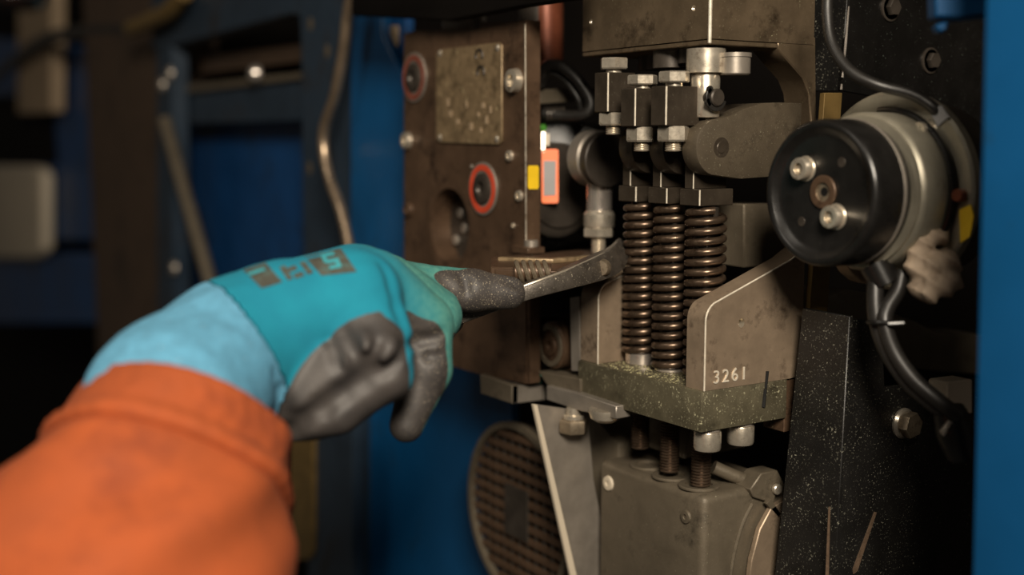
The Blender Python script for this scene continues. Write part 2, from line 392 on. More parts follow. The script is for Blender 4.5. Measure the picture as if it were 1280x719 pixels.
# front cheek, its outline in the plane of the block's front face
fc = [(2, 0, 0.1), (2, 0, 41)]
for k in range(1, 6):
    a = math.pi - (math.pi - math.radians(121)) * k / 5.0
    fc.append((14 + 12 * math.cos(a), 0, 41 + 12 * math.sin(a)))
e = np.array([78, 0, 78.0])
fc += [(70, 0, 73.5), (81, 0, 79.5), (82, 0, 79.5), (82, 0, 1.2), (72, 0, 0.1)]
hc = pY(927, 404, 0)
add('cheek', prism(fc, (0, 16, 0), [circ(hc, NY, 2.7, 20)]), 'cheek', SB, 0.0)
add('worn_edge', tube([np.array(p) + np.array([0.3, .3, 0]) for p in fc[:8]] + [np.array((80, .3, 79))], 0.55, 8, 0), 'edge', SB)
add('threaded_hole', lathe([(2.7, 0.3), (2.5, 2), (2.7, 3), (2.4, 4), (2.6, 5), (0, 6)], hc, AXV[1], 20), 'zinc', SB)
bc = [(2, 103, 0.1), (2, 103, 43)]
for k in range(1, 6):
    a = math.pi - (math.pi - math.radians(120)) * k / 5.0
    bc.append((13 + 11 * math.cos(a), 103, 43 + 11 * math.sin(a)))
bc += [(66, 103, 80), (66, 103, 0.1)]
add('cheek', prism(bc, (0, 19, 0)), 'cheek', SB, 0.3)
add('worn_edge', tube([np.array(p) + np.array([.3, .2, 0]) for p in bc[:7]] + [np.array((34, 103.2, 61.4))], 0.5, 8, 0), 'edge', SB)
o = pY(891, 480, -0.35)
add('stamped_number', textmesh('3261', 11.2, o, (1, 0, 0), (0, 0, 1), NY, 0.3, 1.3), 'edge', SB, smooth=0, label='stamped number 3261')
add('marker_line', tube([pY(959, 464, -.05), pY(957, 485, -.05)], [1.15, .95], 8, 4), 'ink', SB)
add('marker_line', tube([pY(956.5, 486, -.05), pY(954, 509, -.05)], [1.15, 1.3], 8, 4), 'ink', SB)
for (x, y) in ((890, 547), (933, 542)):
    c = pZ(x, y, -24.5); c[1] = 9; c[0] = {890: 13.5, 933: 40.5}[x]
    s = add('cap_screw', capscrew(c + NZ * 2.2, NZ, 8.3, 11.5), 'zinc', SB)
    add('washer', cyl(c, NZ, 7.4, 2.2, 28, .3), 'greysteel', s)
add('stop_block', box(70.3, 80, 2, 20, -34, -1.2), 'brownplate', SB, 0.4)

# ================================================================== three springs with plungers
def helix(c, R, rw, turns, z0, z1, n=26, m=9):
    V = []; Fc = []; K = int(turns * n)
    for i in range(K + 1):
        a = 2 * math.pi * i / n + 2.0; t = i / K
        # the end coils lie closed
        z = z0 + (z1 - z0) * t
        ca, sa = math.cos(a), math.sin(a)
        for k in range(m):
            b = 2 * math.pi * k / m; rr = R + rw * math.cos(b)
            V.append((c[0] + rr * ca, c[1] + rr * sa, z + rw * math.sin(b)))
    for i in range(K):
        for k in range(m): Fc.append((i * m + k, i * m + (k + 1) % m, i * m + m + (k + 1) % m, i * m + m + k))
    Fc.append(tuple(range(m))); Fc.append(tuple(range(K * m, K * m + m)))
    return V, Fc
GR = 'spring plungers in the bracket'
def plunger(Y, label, collar):
    t = thing('spring_plunger', label, 'spring', (28, Y, 0), GR); X0 = 28
    add('spring', helix((X0, Y), 10.6, 2.42, 17.3 if not collar else 16.4, 3.0 + collar, 104.0), 'spring', t, smooth=60)
    if collar: add('collar', cyl((X0, Y, 0.1), AXV[2], 10.4, collar + 1.6, 32, .5), 'bright', t)
    add('rod', cyl((X0, Y, 0), AXV[2], 7.6, 106, 24), 'darkmetal', t)
    cp = add('spring_cap', box(X0 - 13.5, X0 + 13.5, Y - 9, Y + 9, 106.8, 116.8), 'black_oxide', t, 0.45, label='stepped rectangular cap pressing on the spring')
    add('tongue', box(X0 - 13.3, X0 + 13.3, Y - 3, Y + 5, 116.8, 138), 'black_oxide', cp, 0.4)
    add('worn_edge', tube([(X0 - 13.3, Y - 9.0 + .2, 107.2), (X0 - 13.3, Y - 8.8, 116.4)], .5, 8, 0), 'edge', cp)
    add('worn_edge', tube([(X0 - 13.1, Y - 2.8, 117), (X0 - 13.1, Y - 2.8, 134)], .4, 8, 0), 'edge', cp)
    return t
P3 = plunger(30, 'nearest brown coil spring, right behind the cheek stamped with a number', 0.6)
P2 = copy_tree(P3, (0, 30, 0), None, 'middle one of the three brown coil springs in the bracket')
P1 = plunger(90, 'farthest brown coil spring, standing on a bright collar beside the wrench head', 6)
for t, Y, zt in ((P3, 30, -68), (P2, 60, -66), (P1, 90, -57)):
    add('threaded_end', thread((28, Y, zt), AXV[2], 6.3, abs(zt) - 24.6, 1.9), 'spring', t, smooth=25)

# levers that press the plungers
GL = 'levers pressing the spring plungers'
def lever(Y, label, full):
    t = thing('lever_arm', label, 'lever', (40, Y, 125), GL)
    c = np.array([21.0, Y - 16.5, 141.5]); R = 16.5; pts = []
    for k in range(15):
        a = math.radians(105 + 150 * k / 14 + 0); pts.append(c + np.array([R * math.cos(a), 0, R * math.sin(a)]))
    pts += [np.array([40, c[1], 122.8]), np.array([90, c[1], 124.5]), np.array([90, c[1], 168.5]), np.array([70, c[1], 168.6]), np.array([56, c[1], 168]), np.array([42, c[1], 164.5]), np.array([30, c[1], 160])]
    b = add('arm', prism(pts, (0, 13, 0)), 'lever' if full else 'black_oxide', t, 0.6, seg=2)
    add('pivot_pin', lathe([(0, .5), (3.2, .5), (3.6, .1), (6.0, .1), (6.4, -.6), (6.4, -1)], c + np.array([3, 0, 0]), NY, 30), 'black_oxide', t)
    return t
lever(30, 'dusty brown lever arm with a round end beside the black handwheel', True)
L2 = lever(60, 'dark lever with a round end on the middle spring cap', False)
copy_tree(L2, (0, 30, 0), None, 'dark lever with a round end on the farthest spring cap')

# adjusting blocks with screw and lock nut
GA = 'adjusting screws under the housing'
def adjuster(Y, x0, x1, z0, z1, label, hz, nz, ph=(.05, .05)):
    t = thing('adjusting_screw', label, 'screw', ((x0 + x1) / 2, Y, z0 - 10), GA)
    add('square_block', box(x0, x1, Y - 7, Y + 7, z0, z1), 'black_oxide', t, 0.5)
    add('worn_edge', tube([(x0 + .2, Y - 6.8, z0 + .4), (x0 + .2, Y - 6.8, z1 - .4)], .55, 8, 0), 'edge', t)
    xc = (x0 + x1) / 2 - 1
    add('bolt_head', hexa((xc, Y, z1 + 2.2), AXV[2], 16, hz, ph[0]), 'zinc', t, smooth=20)
    add('shank', cyl((xc, Y, z1 - 1), AXV[2], 5, 5, 24, .1), 'zinc', t)
    add('lock_nut', hexnut((xc, Y, z0 - nz - .2), AXV[2], 16.5, nz, 4.5, ph[1]), 'zinc', t, smooth=20)
    add('threaded_tip', thread((xc, Y, z0 - nz - 6), AXV[2], 4.9, 8, 1.3), 'zinc', t, smooth=25)
    return t
adjuster(29, -11.6, 14, 154.2, 177, 'dark square adjusting block with shiny hex bolt, nearest to the clipped pin', 6.5, 9)
adjuster(59, -10.3, 14, 154, 176.8, 'middle dark square adjusting block with a hex bolt under the housing', 6, 9)
adjuster(89, -7.8, 14, 163.2, 187.7, 'highest dark square adjusting block with hex bolt, beside the cable loop', 7, 8, (.47, .22))

# pin with retaining clip, and cap bolt below the housing
CP = thing('clevis_pin', 'bright steel pin with a dark retaining clip under the housing', 'pin', pD(883, 148, 712))
c = pD(881, 147, 712)
add('shaft', lathe([(0, 0), (8.2, 0), (8.6, .6), (8.6, 25), (8.2, 25.6), (11.6, 26), (11.6, 40), (0, 40)], c, AXV[2], 32), 'zinc', CP)
cc = pD(896, 122, 700)
clip = [cc + 8.0 * (AXV[0] * math.cos(a) + AXV[2] * math.sin(a)) for a in np.linspace(math.radians(130), math.radians(345), 16)] + \
       [cc + 5.4 * (AXV[0] * math.cos(a) + AXV[2] * math.sin(a)) for a in np.linspace(math.radians(345), math.radians(130), 16)]
k = add('retaining_clip', prism(clip, (0, 1.4, 0)), 'rubber', CP, .2)
for a in (138, 205):
    d = AXV[0] * math.cos(math.radians(a)) + AXV[2] * math.sin(math.radians(a)); q = cc + d * 6.8
    add('clip_lug', prism(circ(q, NY, 2.3, 10), (0, 1.4, 0)), 'rubber', k)
add('cross_pin', cyl(cc + NY * 1.6, AXV[1], 5.2, 16, 26, .8), 'darkmetal', CP)
add('flat_side', box(cc[0] - 1, cc[0] + 9, cc[1] + 7, cc[1] + 16, cc[2] - 14, cc[2] + 9), 'lever', CP, .8)
CB = thing('cap_bolt', 'round bright cap bolt hanging under the housing next to the clipped pin', 'bolt', pD(918, 95, 706))
c = pD(918, 94, 706)
add('head', lathe([(0, 0), (8.4, 0), (9.2, .8), (9.2, 10), (0, 10)], c, AXV[2], 32), 'greysteel', CB)
add('flange', lathe([(0, 0), (9.8, 0), (9.8, 2.4), (0, 2.4)], c + AXV[2] * 10.3, AXV[2], 32), 'greysteel', CB)
for x, y, d, r in ((838, 86, 742, 11), (866, 80, 730, 9), (815, 88, 790, 9)):
    add('guide_bush', cyl(pD(x, y, d), AXV[2], r, 30, 28), 'darkmetal', UH)

# ================================================================== rod end
RE = thing('rod_end', 'bright rod end joint with round eye and hex nut left of the springs', 'joint', pD(749, 312, 832))
c = pD(744, 198, 832); c[0] += 0
eye = add('eye', ring(c + AXV[1] * 8, NY, 10, 19.5, 14, 40, 1.5), 'greysteel', RE)
add('ball', lathe([(0, -1), (10.5, -1), (12.5, 4), (13, 7), (12.5, 10), (10.5, 15), (0, 15)], c + AXV[1] * 8, NY, 30), 'darkmetal', RE)
cb = pD(760, 200, 815)
add('washer_disc', cyl(cb, AXV[1], 19, 7, 40, 1), 'darkmetal', RE)
add('shank', lathe([(0, 0), (8.6, 0), (9, 3), (9, 22), (12, 30), (0, 30)], pD(749, 268, 832) + NZ * 0, AXV[2], 30), 'bright', RE)
add('shank_collar', lathe([(0, 0), (10.6, 0), (11, 1), (11, 9), (9.2, 11.5), (0, 11.5)], pD(749, 284, 832), AXV[2], 30), 'zinc', RE)
add('lock_nut', hexnut(pD(748.5, 296, 832), AXV[2], 19.5, 6.5, 5, .3), 'zinc', RE)
add('stud', thread(pD(748, 322, 832), AXV[2], 5.2, 26, 1.6), 'zinc', RE, smooth=25)

# drive motor behind the rod end, with its orange label
DM = thing('drive_motor', 'dark round motor with an orange label behind the brown side plate', 'motor', pD(700, 300, 890))
c = pD(702, 238, 874)
add('body', lathe([(0, 0), (27, 0), (28, 1), (28, 2.4), (33, 3), (34.5, 4.2), (34.5, 8), (33, 9), (33, 14), (35, 15), (35, 60), (0, 60)], c, AXV[1], 48), 'darkmetal', DM)
lb = add('label', prism([pD(x, y, 862) for x, y in ((677, 188), (679, 186.5), (696, 186.5), (698, 188), (698, 252), (696, 254), (679, 254), (677, 252))], FW * 2), 'orange_label', DM, label='orange sticker with a pale field')
add('label_field', prism([pD(x, y, 861.2) for x, y in ((679.5, 201), (695, 201), (694.5, 244), (679.5, 245))], FW * .6), 'white_label', lb)
add('connector', prism([pD(x, y, 862) for x, y in ((677, 165), (681, 165), (681, 190), (677, 190))], FW * 6), 'zinc', DM)
add('connector', prism([pD(x, y, 862) for x, y in ((681, 167), (687, 167), (687, 182), (681, 182))], FW * 6), 'boxgrey', DM)
add('indicator', cyl(pD(680, 160, 862), AXV[1], 2.6, 6, 16), 'green', DM)

# ================================================================== brown side plate
SP = thing('side_plate', 'oily brown steel plate carrying a worn nameplate and two red rings', 'plate', pX(640, 480, -10))
PX_ = -10.0
J = [(505, 42), (520, 38), (598, 36), (602, 28), (657, 25), (657, 302), (657, 480), (600, 468), (545, 452), (505, 440)]
ch = pX(561, 283, PX_)
def ex(c, ry, rz, n=32): return [np.array([c[0], c[1] + ry * math.cos(2 * math.pi * k / n), c[2] + rz * math.sin(2 * math.pi * k / n)]) for k in range(n)]
RH = 34.0
add('panel', prism([pX(x, y, PX_) for x, y in J], (12, 0, 0), [ex(ch, RH, RH)]), 'brownplate', SP, 0.0)
add('bright_edge', tube([pX(656.5, 30, PX_), pX(657, 160, PX_), pX(657.5, 300, PX_)], .55, 8, 4), 'zinc', SP)
add('bore_wall', lathe([(RH, 0), (RH, 26), (RH - 5, 26), (RH - 5, 0.4)], ch, AXV[0], 40, closed=True), 'brownplate', SP)
add('bore_floor', cyl(ch + AXV[0] * 18, AXV[0], RH, 3, 40), 'darkmetal', SP)
for x, y in ((578, 266), (583, 285), (572, 300)):
    add('bolt_head', cyl(pX(x, y, PX_ + 18), NX, 4, 3, 20, .6), 'greysteel', SP)
add('side_step', polypx([(658, 302), (662, 302), (662, 480), (658, 480)], 0, PX_ + 1, 9), 'brownplate', SP, .3)
NPp = [(545, 66), (549, 62), (623, 53), (627, 56), (627, 177), (623, 181), (549, 178), (545, 174)]
npl = add('nameplate', polypx(NPp, 0, PX_ - 1.6, 1.5), 'plate', SP, .3, label='worn brass-coloured nameplate')
for x, y in ((550, 67), (622, 60), (550, 172), (621, 174)):
    add('rivet', lathe([(0, 1.3), (1.6, 1.0), (2.6, 0)], pX(x, y, PX_ - 1.6), NX, 16), 'zinc', npl)
for x, y in ((599, 70), (601, 91)):
    p = pX(x, y, PX_ - 1.7); arc = [p + 4.6 * np.array([0, math.cos(a), math.sin(a)]) for a in np.linspace(-.3, 3.6, 12)]
    add('printed_mark', tube(arc, 1.0, 6, 0), 'hole', npl)
for i, (x, y) in enumerate(((604, 132), (613, 137), (598, 143), (560, 128), (563, 142), (583, 130), (608, 150), (572, 152), (589, 158), (601, 163))):
    add('printed_mark', box(*sum(([a - s, a + s] for a, s in zip(pX(x, y, PX_ - 1.8), (.2, random.uniform(1, 2.4), random.uniform(1.2, 3)))), [])), 'beige', npl, .1)
def redring(px, py, r, m, face):
    p = pX(px, py, PX_ - .1)
    t = add('washer', ring(p, NX, r * .6, r * 1.02, 1.4, 40), 'greysteel', SP)
    add('red_ring', ring(p + NX * 1.5, NX, r * .70, r * .92, .5, 40, .1), m, t, label='red painted ring')
    add('socket_screw', lathe([(0, 1.2), (r * .22, 1.2), (r * .28, 3.6), (r * .52, 3.6), (r * .58, 3), (r * .58, 0)], p, NX, 30), 'darkmetal', t)
redring(605, 236, 19, 'red', 1); redring(519, 97, 19, 'redfade', 0)
for x, y, r, m in ((645, 101, 8.6, 'zinc'), (638, 195, 4, 'zinc'), (650, 245, 4, 'zinc'), (510, 176, 7, 'zinc'), (512, 262, 6, 'brownplate'), (642, 282, 2, 'zinc'), (590, 208, 1.6, 'greysteel')):
    add('screw_head', lathe([(0, r * .3), (r * .45, r * .3), (r * .5, r * .62), (r * .9, r * .55), (r, 0)], pX(x, y, PX_), NX, 24), m, SP)
yy = pX(657, 222, PX_)[1]
add('yellow_sticker', prism([pY(x, y, yy - .3) for x, y in ((660, 209), (661.5, 207), (672, 207), (673.5, 209), (673.5, 234), (672, 236.5), (661.5, 236.5), (660, 234))], (0, .25, 0)), 'yellow', SP)
add('foot_pin', cyl(pX(664, 318, PX_ + 4), AXV[2], 5, 10, 20), 'greysteel', SP)
add('foot_block', polypx([(640, 306), (660, 310), (660, 318), (640, 316)], 0, PX_ - 4, 14), 'brownplate', SP, .4)
# things behind the plate's top edge
CR = thing('bobbin', 'brown bobbin with dark flanges behind the top of the side plate', 'bobbin', pD(686, 80, 880))
c = pD(682, 84, 885)
add('winding', lathe([(0, 0), (13, 0), (13, 46), (0, 46)], c, AXV[2], 30), 'copper', CR)
add('flange', lathe([(13.2, 0), (17, 0), (17, 44), (13.2, 44)], c + AXV[1] * 6, AXV[2], 30, closed=True), 'darkmetal', CR)
VB = tag(add('valve_body', lathe([(0, 0), (16, 0), (17, 3), (17, 20), (13, 24), (13, 32), (0, 32)], pX(580, 45, 12), AXV[2], 30), 'greysteel', None), 'blurred grey valve peeking over the top of the brown plate', 'valve')

# cable loop and its dark supply
CL = thing('cable_loop', 'black cable bent into a loop between side plate and adjusting screws', 'cable', pD(710, 150, 850))
add('sheath', tube([pD(x, y, d) for x, y, d in ((676, 100, 870), (684, 84, 862), (700, 82, 855), (722, 100, 850), (738, 126, 850), (733, 142, 852), (712, 145, 858), (680, 142, 866))], 4.2, 14), 'rubber', CL)
add('inner_sheath', tube([pD(x, y, d) for x, y, d in ((676, 108, 872), (688, 92, 866), (706, 100, 862), (722, 122, 860), (726, 136, 862))], 2.6, 12), 'rubber', CL)
add('strain_relief', join(*[cyl(pD(683 + 4 * k, 143, 864), RT, 5.4, 1.6, 18, .3) for k in range(6)]), 'darkmetal', CL)
DB = tag(add('cross_bar', polypx([(676, 112), (760, 108), (760, 124), (676, 130)], 1, 215, 20), 'casting', None, .5), 'dim grey cross bar behind the cable loop', 'bar')
DH = tag(add('solenoid', prism([pD(x, y, 945) for x, y in ((676, 154), (716, 150), (760, 158), (768, 300), (690, 312), (676, 306))], FW * 60), 'blackplastic', None, 2.5), 'black solenoid body behind the rod end', 'solenoid')

# ================================================================== roller under the wrench, bars, guard strip
RO = thing('bearing_roller', 'dull brown bearing roller below the wrench beside the bracket', 'roller', pX(690, 462, 14))
c = pX(688, 432, 4)
add('outer_race', lathe([(7, 0), (15, 0), (16.6, 1.2), (16.6, 12), (7, 12)], c + AXV[0] * 0, AXV[0], 40, closed=True), 'brownplate', RO)
add('rim', ring(c + AXV[0] * -1.2, AXV[0], 11, 14.6, 1.6, 40), 'casting', RO)
add('hub', lathe([(0, 1), (3, 1), (3.4, -1.6), (7, -1.6), (7.4, 0)], c, AXV[0], 30), 'brownplate', RO)
add('mount', polypx([(661, 398), (716, 392), (716, 464), (661, 464)], 0, 17, 10), 'brownplate', RO, .6)
for x, y in ((666, 418), (668, 444)): add('screw_head', cyl(pX(x, y, 17), NX, 3, 2, 18, .5), 'zinc', RO)
ST = tag(add('guide_strip', polypx([(712, 372), (724, 370), (725, 464), (714, 464)], 0, 2, 6), 'greysteel', None, .4), 'narrow grey upright strip between bearing roller and bracket', 'strip')
DS = tag(add('dark_backing', polypx([(660, 350), (740, 350), (740, 470), (660, 470)], 0, 40, 4), 'blackpaint', None, .4), 'black backing sheet behind the bearing roller', 'sheet')
FB = thing('flat_bar', 'dull grey flat bar with a bright end under the side plate', 'bar', pX(640, 500, -14))
add('left_face', polypx([(600, 468), (640, 482), (640, 505), (601, 492)], 0, -18, 5), 'casting', FB, .4)
cy = pX(640, 482, -18)[1]
add('front_face', prism([pY(x, y, cy) for x, y in ((640.5, 482), (682, 482), (682, 500), (640.5, 505))], (0, 12, 0)), 'greysteel', FB, .4)
FB2 = thing('link_bar', 'grey link bar with two bolts running under the bracket', 'bar', pX(730, 520, -6))
add('bar', polypx([(683, 482), (722, 492), (770, 508), (770, 524), (722, 513), (683, 500)], 0, -6, 12), 'greysteel', FB2, .5)
add('clamp_plate', polypx([(672, 464), (725, 474), (725, 490), (684, 482)], 0, -2, 14), 'casting', FB2, .5)
c = pX(717, 524, -4)
nb = add('hex_bolt', hexa(c + NZ * 9, AXV[2], 17, 9, .2), 'nut_dark', FB2)
add('washer', cyl(c, AXV[2], 7, 3, 24), 'zinc', nb)
add('shank', cyl(c, AXV[2], 5, 8, 20), 'zinc', nb)
add('dome_bolt', lathe([(0, -7), (6, -6.4), (9.6, -4), (11, 0), (11, 2), (0, 2)], pX(757, 515, -2), AXV[2], 30), 'zinc', FB2)
add('bolt_tip', cyl(pX(716, 483, 2), AXV[2], 3.4, 6, 18), 'nut_dark', FB2)
tag(add('teal_plug', cyl(pX(669, 478, 6), AXV[2], 5, 8, 20), 'teal_plastic', None), 'tiny teal plug above the flat bar', 'plug')
GS = thing('guard_strip', 'bent grey sheet with a bright slanting edge left of the gear casing', 'guard', pY(740, 719, 130))
add('sheet', polypx([(672, 506), (735, 515), (742, 600), (775, 770), (733, 770)], 1, 128, 2), 'greysteel', GS, .2)
add('bright_edge', prism([pY(x, y, 127) for x, y in ((667, 506), (672, 506), (733, 770), (724, 770))], (0, 3, 0)), 'boxgrey', GS, .3, label='bright bare edge')

# round ribbed vent
VN = thing('vent_cover', 'blurred round dark vent cover with a grid of bars at the bottom', 'vent', pX(648, 719, 34))
c = pX(650, 640, 24); Rv = 68
add('rim', ring(c, NX, Rv - 3, Rv + 2, 5, 56), 'casting', VN)
add('backing', cyl(c + AXV[0] * 4, AXV[0], Rv, 3, 48), 'darkmetal', VN)
for k in range(-6, 7):
    h = k * 9.6; hw = math.sqrt(max(0, (Rv - 4) ** 2 - h * h))
    add('cross_bar', box(c[0] - 3, c[0] + 1, c[1] - hw, c[1] + hw, c[2] + h - 2.4, c[2] + h + 2.4), 'brownplate', VN, .4)
for k in range(-5, 6):
    h = k * 11; hw = math.sqrt(max(0, (Rv - 4) ** 2 - h * h))
    add('upright_bar', box(c[0] - 1.2, c[0] + 2.6, c[1] + h - 1.6, c[1] + h + 1.6, c[2] - hw, c[2] + hw), 'darkmetal', VN, .3)
add('centre_plate', box(c[0] - 4, c[0] - 2, c[1] - 16, c[1] + 16, c[2] - 20, c[2] + 20), 'darkmetal', VN, .6)

# ================================================================== gear casing
GC = thing('gear_casing', 'grey cast gear casing with rounded edges under the threaded rods', 'casing', (52, 68, -160))
def rbox(x0, x1, y0, y1, z0, z1): return box(x0, x1, y0, y1, z0, z1)
add('body', rbox(17, 89, 15, 121, -170, -70), 'casting', GC, 5, seg=4)
add('rear_hood', prism([(34, 121.5, -170), (34, 121.5, -62), (34, 150, -48), (34, 190, -48), (34, 190, -170)], (70, 0, 0)), 'casting', GC, 3, seg=2)
for x, y, r, m in ((761, 604, 5.2, 'boxgrey'), (858, 646, 4.4, 'casting')):
    p = pX(x, y, 17); s = add('screw_head', lathe([(0, .8), (r * .35, .8), (r * .4, 1.6), (r * .9, 1.4), (r, 0)], p, NX, 24), m, GC)
for Y, X in ((60, 30), (88, 34), (34, 30)):
    add('boss', ring((X, Y, -70.2), AXV[2], 8.6, 13, 2.0, 36, .5), 'casting', GC)
arcp = [pY(x, y, 14.6) for x, y in ((912, 725), (918, 690), (928, 655), (940, 630))]
add('cover_rim', tube(arcp, 1.2, 8, 4), 'casting', GC)
CV = tag(add('round_cover', polypx([(935, 740), (940, 700), (950, 662), (964, 636), (985, 622), (1040, 612), (1040, 740)], 1, 9, 4), 'cheek', None, .5), 'pale round cover plate between casing and black guard', 'cover')
TR = thing('tie_rod', 'thin grey rod ending in a small bent clip above the casing', 'rod', pY(930, 600, 30))
add('rod', tube([pY(892, 584, 34), pY(915, 594, 28), pY(944, 606, 22)], 4.3, 16, 2), 'casting', TR)
clp = add('clip', prism([pY(x, y, 12) for x, y in ((938, 612), (952, 592), (972, 588), (978, 600), (966, 630), (942, 622))], (0, 14, 0)), 'casting', TR, .6)
add('clip_screw', cyl(pY(969, 611, 12), NY, 3.4, 3, 18, .5), 'zinc', clp)
add('clip_wing', prism([pY(x, y, 9) for x, y in ((958, 630), (964, 624), (976, 642), (974, 648))], (0, 3, 0)), 'casting', clp, .2)
UC = tag(add('under_casting', prism([(40, 60, -60), (95, 60, -60), (100, 60, -30), (70, 60, -26), (45, 60, -40)], (0, 50, 0)), 'casting', None, 1), 'shadowed casting under the bracket behind the threaded rods', 'casting')

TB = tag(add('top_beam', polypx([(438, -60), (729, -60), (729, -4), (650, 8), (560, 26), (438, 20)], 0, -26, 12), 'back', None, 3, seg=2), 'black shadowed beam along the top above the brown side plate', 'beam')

# ================================================================== round motor with black handwheel
MO = thing('round_motor', 'silver round motor body with a yellow sticker behind the black handwheel', 'motor', (75, -66, 60))
AX0 = np.array([0.0, -66.0, 117.5]); aX = AXV[0]
add('front_ring', lathe([(0, 50.5), (41.5, 50.5), (41.5, 52.5), (43, 54), (43.6, 55), (43.6, 76), (0, 76)], AX0, aX, 64), 'motor', MO)
add('flange', lathe([(0, 76.2), (54, 76.2), (55.6, 77.5), (55.6, 83), (54.6, 84), (0, 84)], AX0, aX, 64), 'motor', MO)
add('rear_body', lathe([(0, 84.2), (48, 84.2), (49, 85), (49, 112), (0, 112)], AX0, aX, 56), 'darkmetal', MO)
c = pX(1158, 163, 76)
s = add('cap_screw', capscrew(c, NX, 4.6, 7), 'zinc', MO)
add('washer', cyl(c, aX, 6.4, 1.5, 24), 'zinc', s)
add('yellow_sticker', polypx([(1199, 262), (1213, 256), (1217, 270), (1212, 296), (1200, 304)], 0, 75, .8), 'yellow', MO)
add('bottom_lug', polypx([(1058, 330), (1088, 332), (1090, 356), (1078, 352), (1066, 342)], 1, -60, 10), 'cheek', MO, .6)
add('tape_strip', polypx([(1160, 136), (1176, 132), (1186, 146), (1172, 158)], 0, 75, .8), 'tape', MO)
add('clamp_band', tube([AX0 + np.array([73, -45 * math.cos(t), 45 * math.sin(t)]) for t in np.linspace(-.5, 1.7, 26)], 1.9, 10, 0), 'blackplastic', MO)
add('clamp_screw', cyl(pX(1203, 244, 76), NX, 3.4, 5, 18), 'copper', MO)

HW = thing('handwheel', 'black plastic handwheel with two silver screws and a bored hub', 'wheel', (34, -66, 78))
rim = [(0, 24.6), (30, 24.6), (32.5, 23.6), (34.5, 21.2), (36.2, 20), (37.8, 20.2), (39.2, 22), (39.6, 25), (39.6, 44), (38.8, 46.5), (38, 47.2), (38, 48.6), (36, 49.6), (0, 49.6)]
add('rim', lathe(rim, AX0, aX, 72), 'blackplastic', HW, smooth=50)
add('highlight_ring', lathe([(39.7, 41.2), (40.1, 41.8), (40.1, 43.2), (39.7, 43.8)], AX0, aX, 64, closed=True), 'greysteel', HW)  # pale raised band, a painted highlight round the back of the rim
hub = pX(1030, 240, 24.5)
h = add('hub', ring(hub + NX * 0, NX, 5.2, 9, 1.4, 36), 'brownplate', HW)
add('hub_bore', lathe([(5.2, .6), (5, 0), (0, -.2)], hub, NX, 28), 'nut_dark', h)
for x, y in ((1006, 211), (1044, 271)):
    p = pX(x + 2, y, 24.5)
    s = add('screw', capscrew(p, NX, 6.2, 6.5), 'zinc', HW)
    add('screw_tip', lathe([(0, 1.2), (2.6, 1), (3.2, 0), (0, 0)], p + NX * 3.6, NX, 20), 'zinc', s)
    add('washer', cyl(p, NX, 7.0, 1.2, 24, .3), 'zinc', s)
for x, y in ((1002, 277), (1052, 203)): add('blind_hole', cyl(pX(x, y, 24.6), NX, 2.7, .3, 20, .1), 'darkmetal', HW)

# cables
tag(add('sensor_cable', tube([pD(x, y, d) for x, y, d in ((1036, -20, 668), (1034, 15, 668), (1040, 55, 664), (1062, 88, 655), (1096, 106, 648), (1140, 118, 645), (1168, 136, 642), (1186, 160, 646), (1196, 200, 660), (1200, 240, 672))], 3.1, 14), 'rubber', None), 'thin black cable curving from the top onto the round motor', 'cable')
CBN = thing('cable_bundle', 'two black cables tied together running down from the motor to a connector', 'cable', pD(1190, 560, 640))
add('cable', tube([pD(x, y, d) for x, y, d in ((1098, 322, 655), (1094, 360, 652), (1096, 400, 650), (1110, 440, 648), (1134, 476, 645), (1168, 506, 640), (1196, 524, 640))], 4.6, 16), 'rubber', CBN)
add('cable', tube([pD(x, y, d) for x, y, d in ((1128, 340, 650), (1122, 364, 648), (1110, 384, 646), (1106, 404, 644), (1118, 440, 642), (1142, 474, 638), (1174, 502, 634), (1198, 520, 634))], 4.2, 16), 'rubber', CBN)
add('gland', tube([pD(1094, 330, 654), pD(1108, 356, 652)], [9, 8], 18, 2), 'blackplastic', CBN)
c = pD(1106, 403, 647)
add('cable_tie', tube([c + 8.6 * (RT * math.cos(t) * 1.0 + FW * math.sin(t) * 1.0) for t in np.linspace(0, 2 * math.pi, 20)], 1.3, 8, 0), 'blackplastic', CBN)
add('tie_tail', tube([pD(1110, 405, 638), pD(1130, 404, 636)], 1.7, 10, 2), 'blackplastic', CBN)
add('plug', tube([pD(1186, 512, 640), pD(1196, 540, 642), pD(1206, 566, 645)], [8, 11, 10], 18, 3), 'blackplastic', CBN)
add('plug_clip', prism([pD(x, y, 628) for x, y in ((1176, 540), (1187, 526), (1191, 528), (1180, 546))], FW * 3), 'greysteel', CBN, .3)
tag(add('terminal_block', prism([pD(x, y, 682) for x, y in ((1183, 478), (1216, 474), (1216, 518), (1183, 508))], FW * 30), 'boxgrey', None, 1.0), 'pale terminal block beside the blue post', 'connector')

# brass strip and casting behind
tag(add('brass_strip', polypx([(1031, 116), (1053, 116), (1034, 398), (1012, 390)], 1, -3, 4), 'brass', None, .3), 'upright brass strip behind the black handwheel', 'strip')
tag(add('machine_casting', prism([pY(x, y, 24) for x, y in ((1036, 372), (1060, 362), (1085, 366), (1110, 390), (1150, 404), (1170, 416), (1240, 420), (1240, 470), (1150, 462), (1120, 440), (1036, 420))], (0, 40, 0)), 'casting', None, 2, seg=2), 'grey machine casting behind the cable bundle', 'casting')
tag(add('machine_block', prism([pY(x, y, 30) for x, y in ((930, 255), (985, 255), (985, 330), (930, 335))], (0, 40, 0)), 'casting', None, 1), 'dim grey block in shadow between springs and handwheel', 'block')

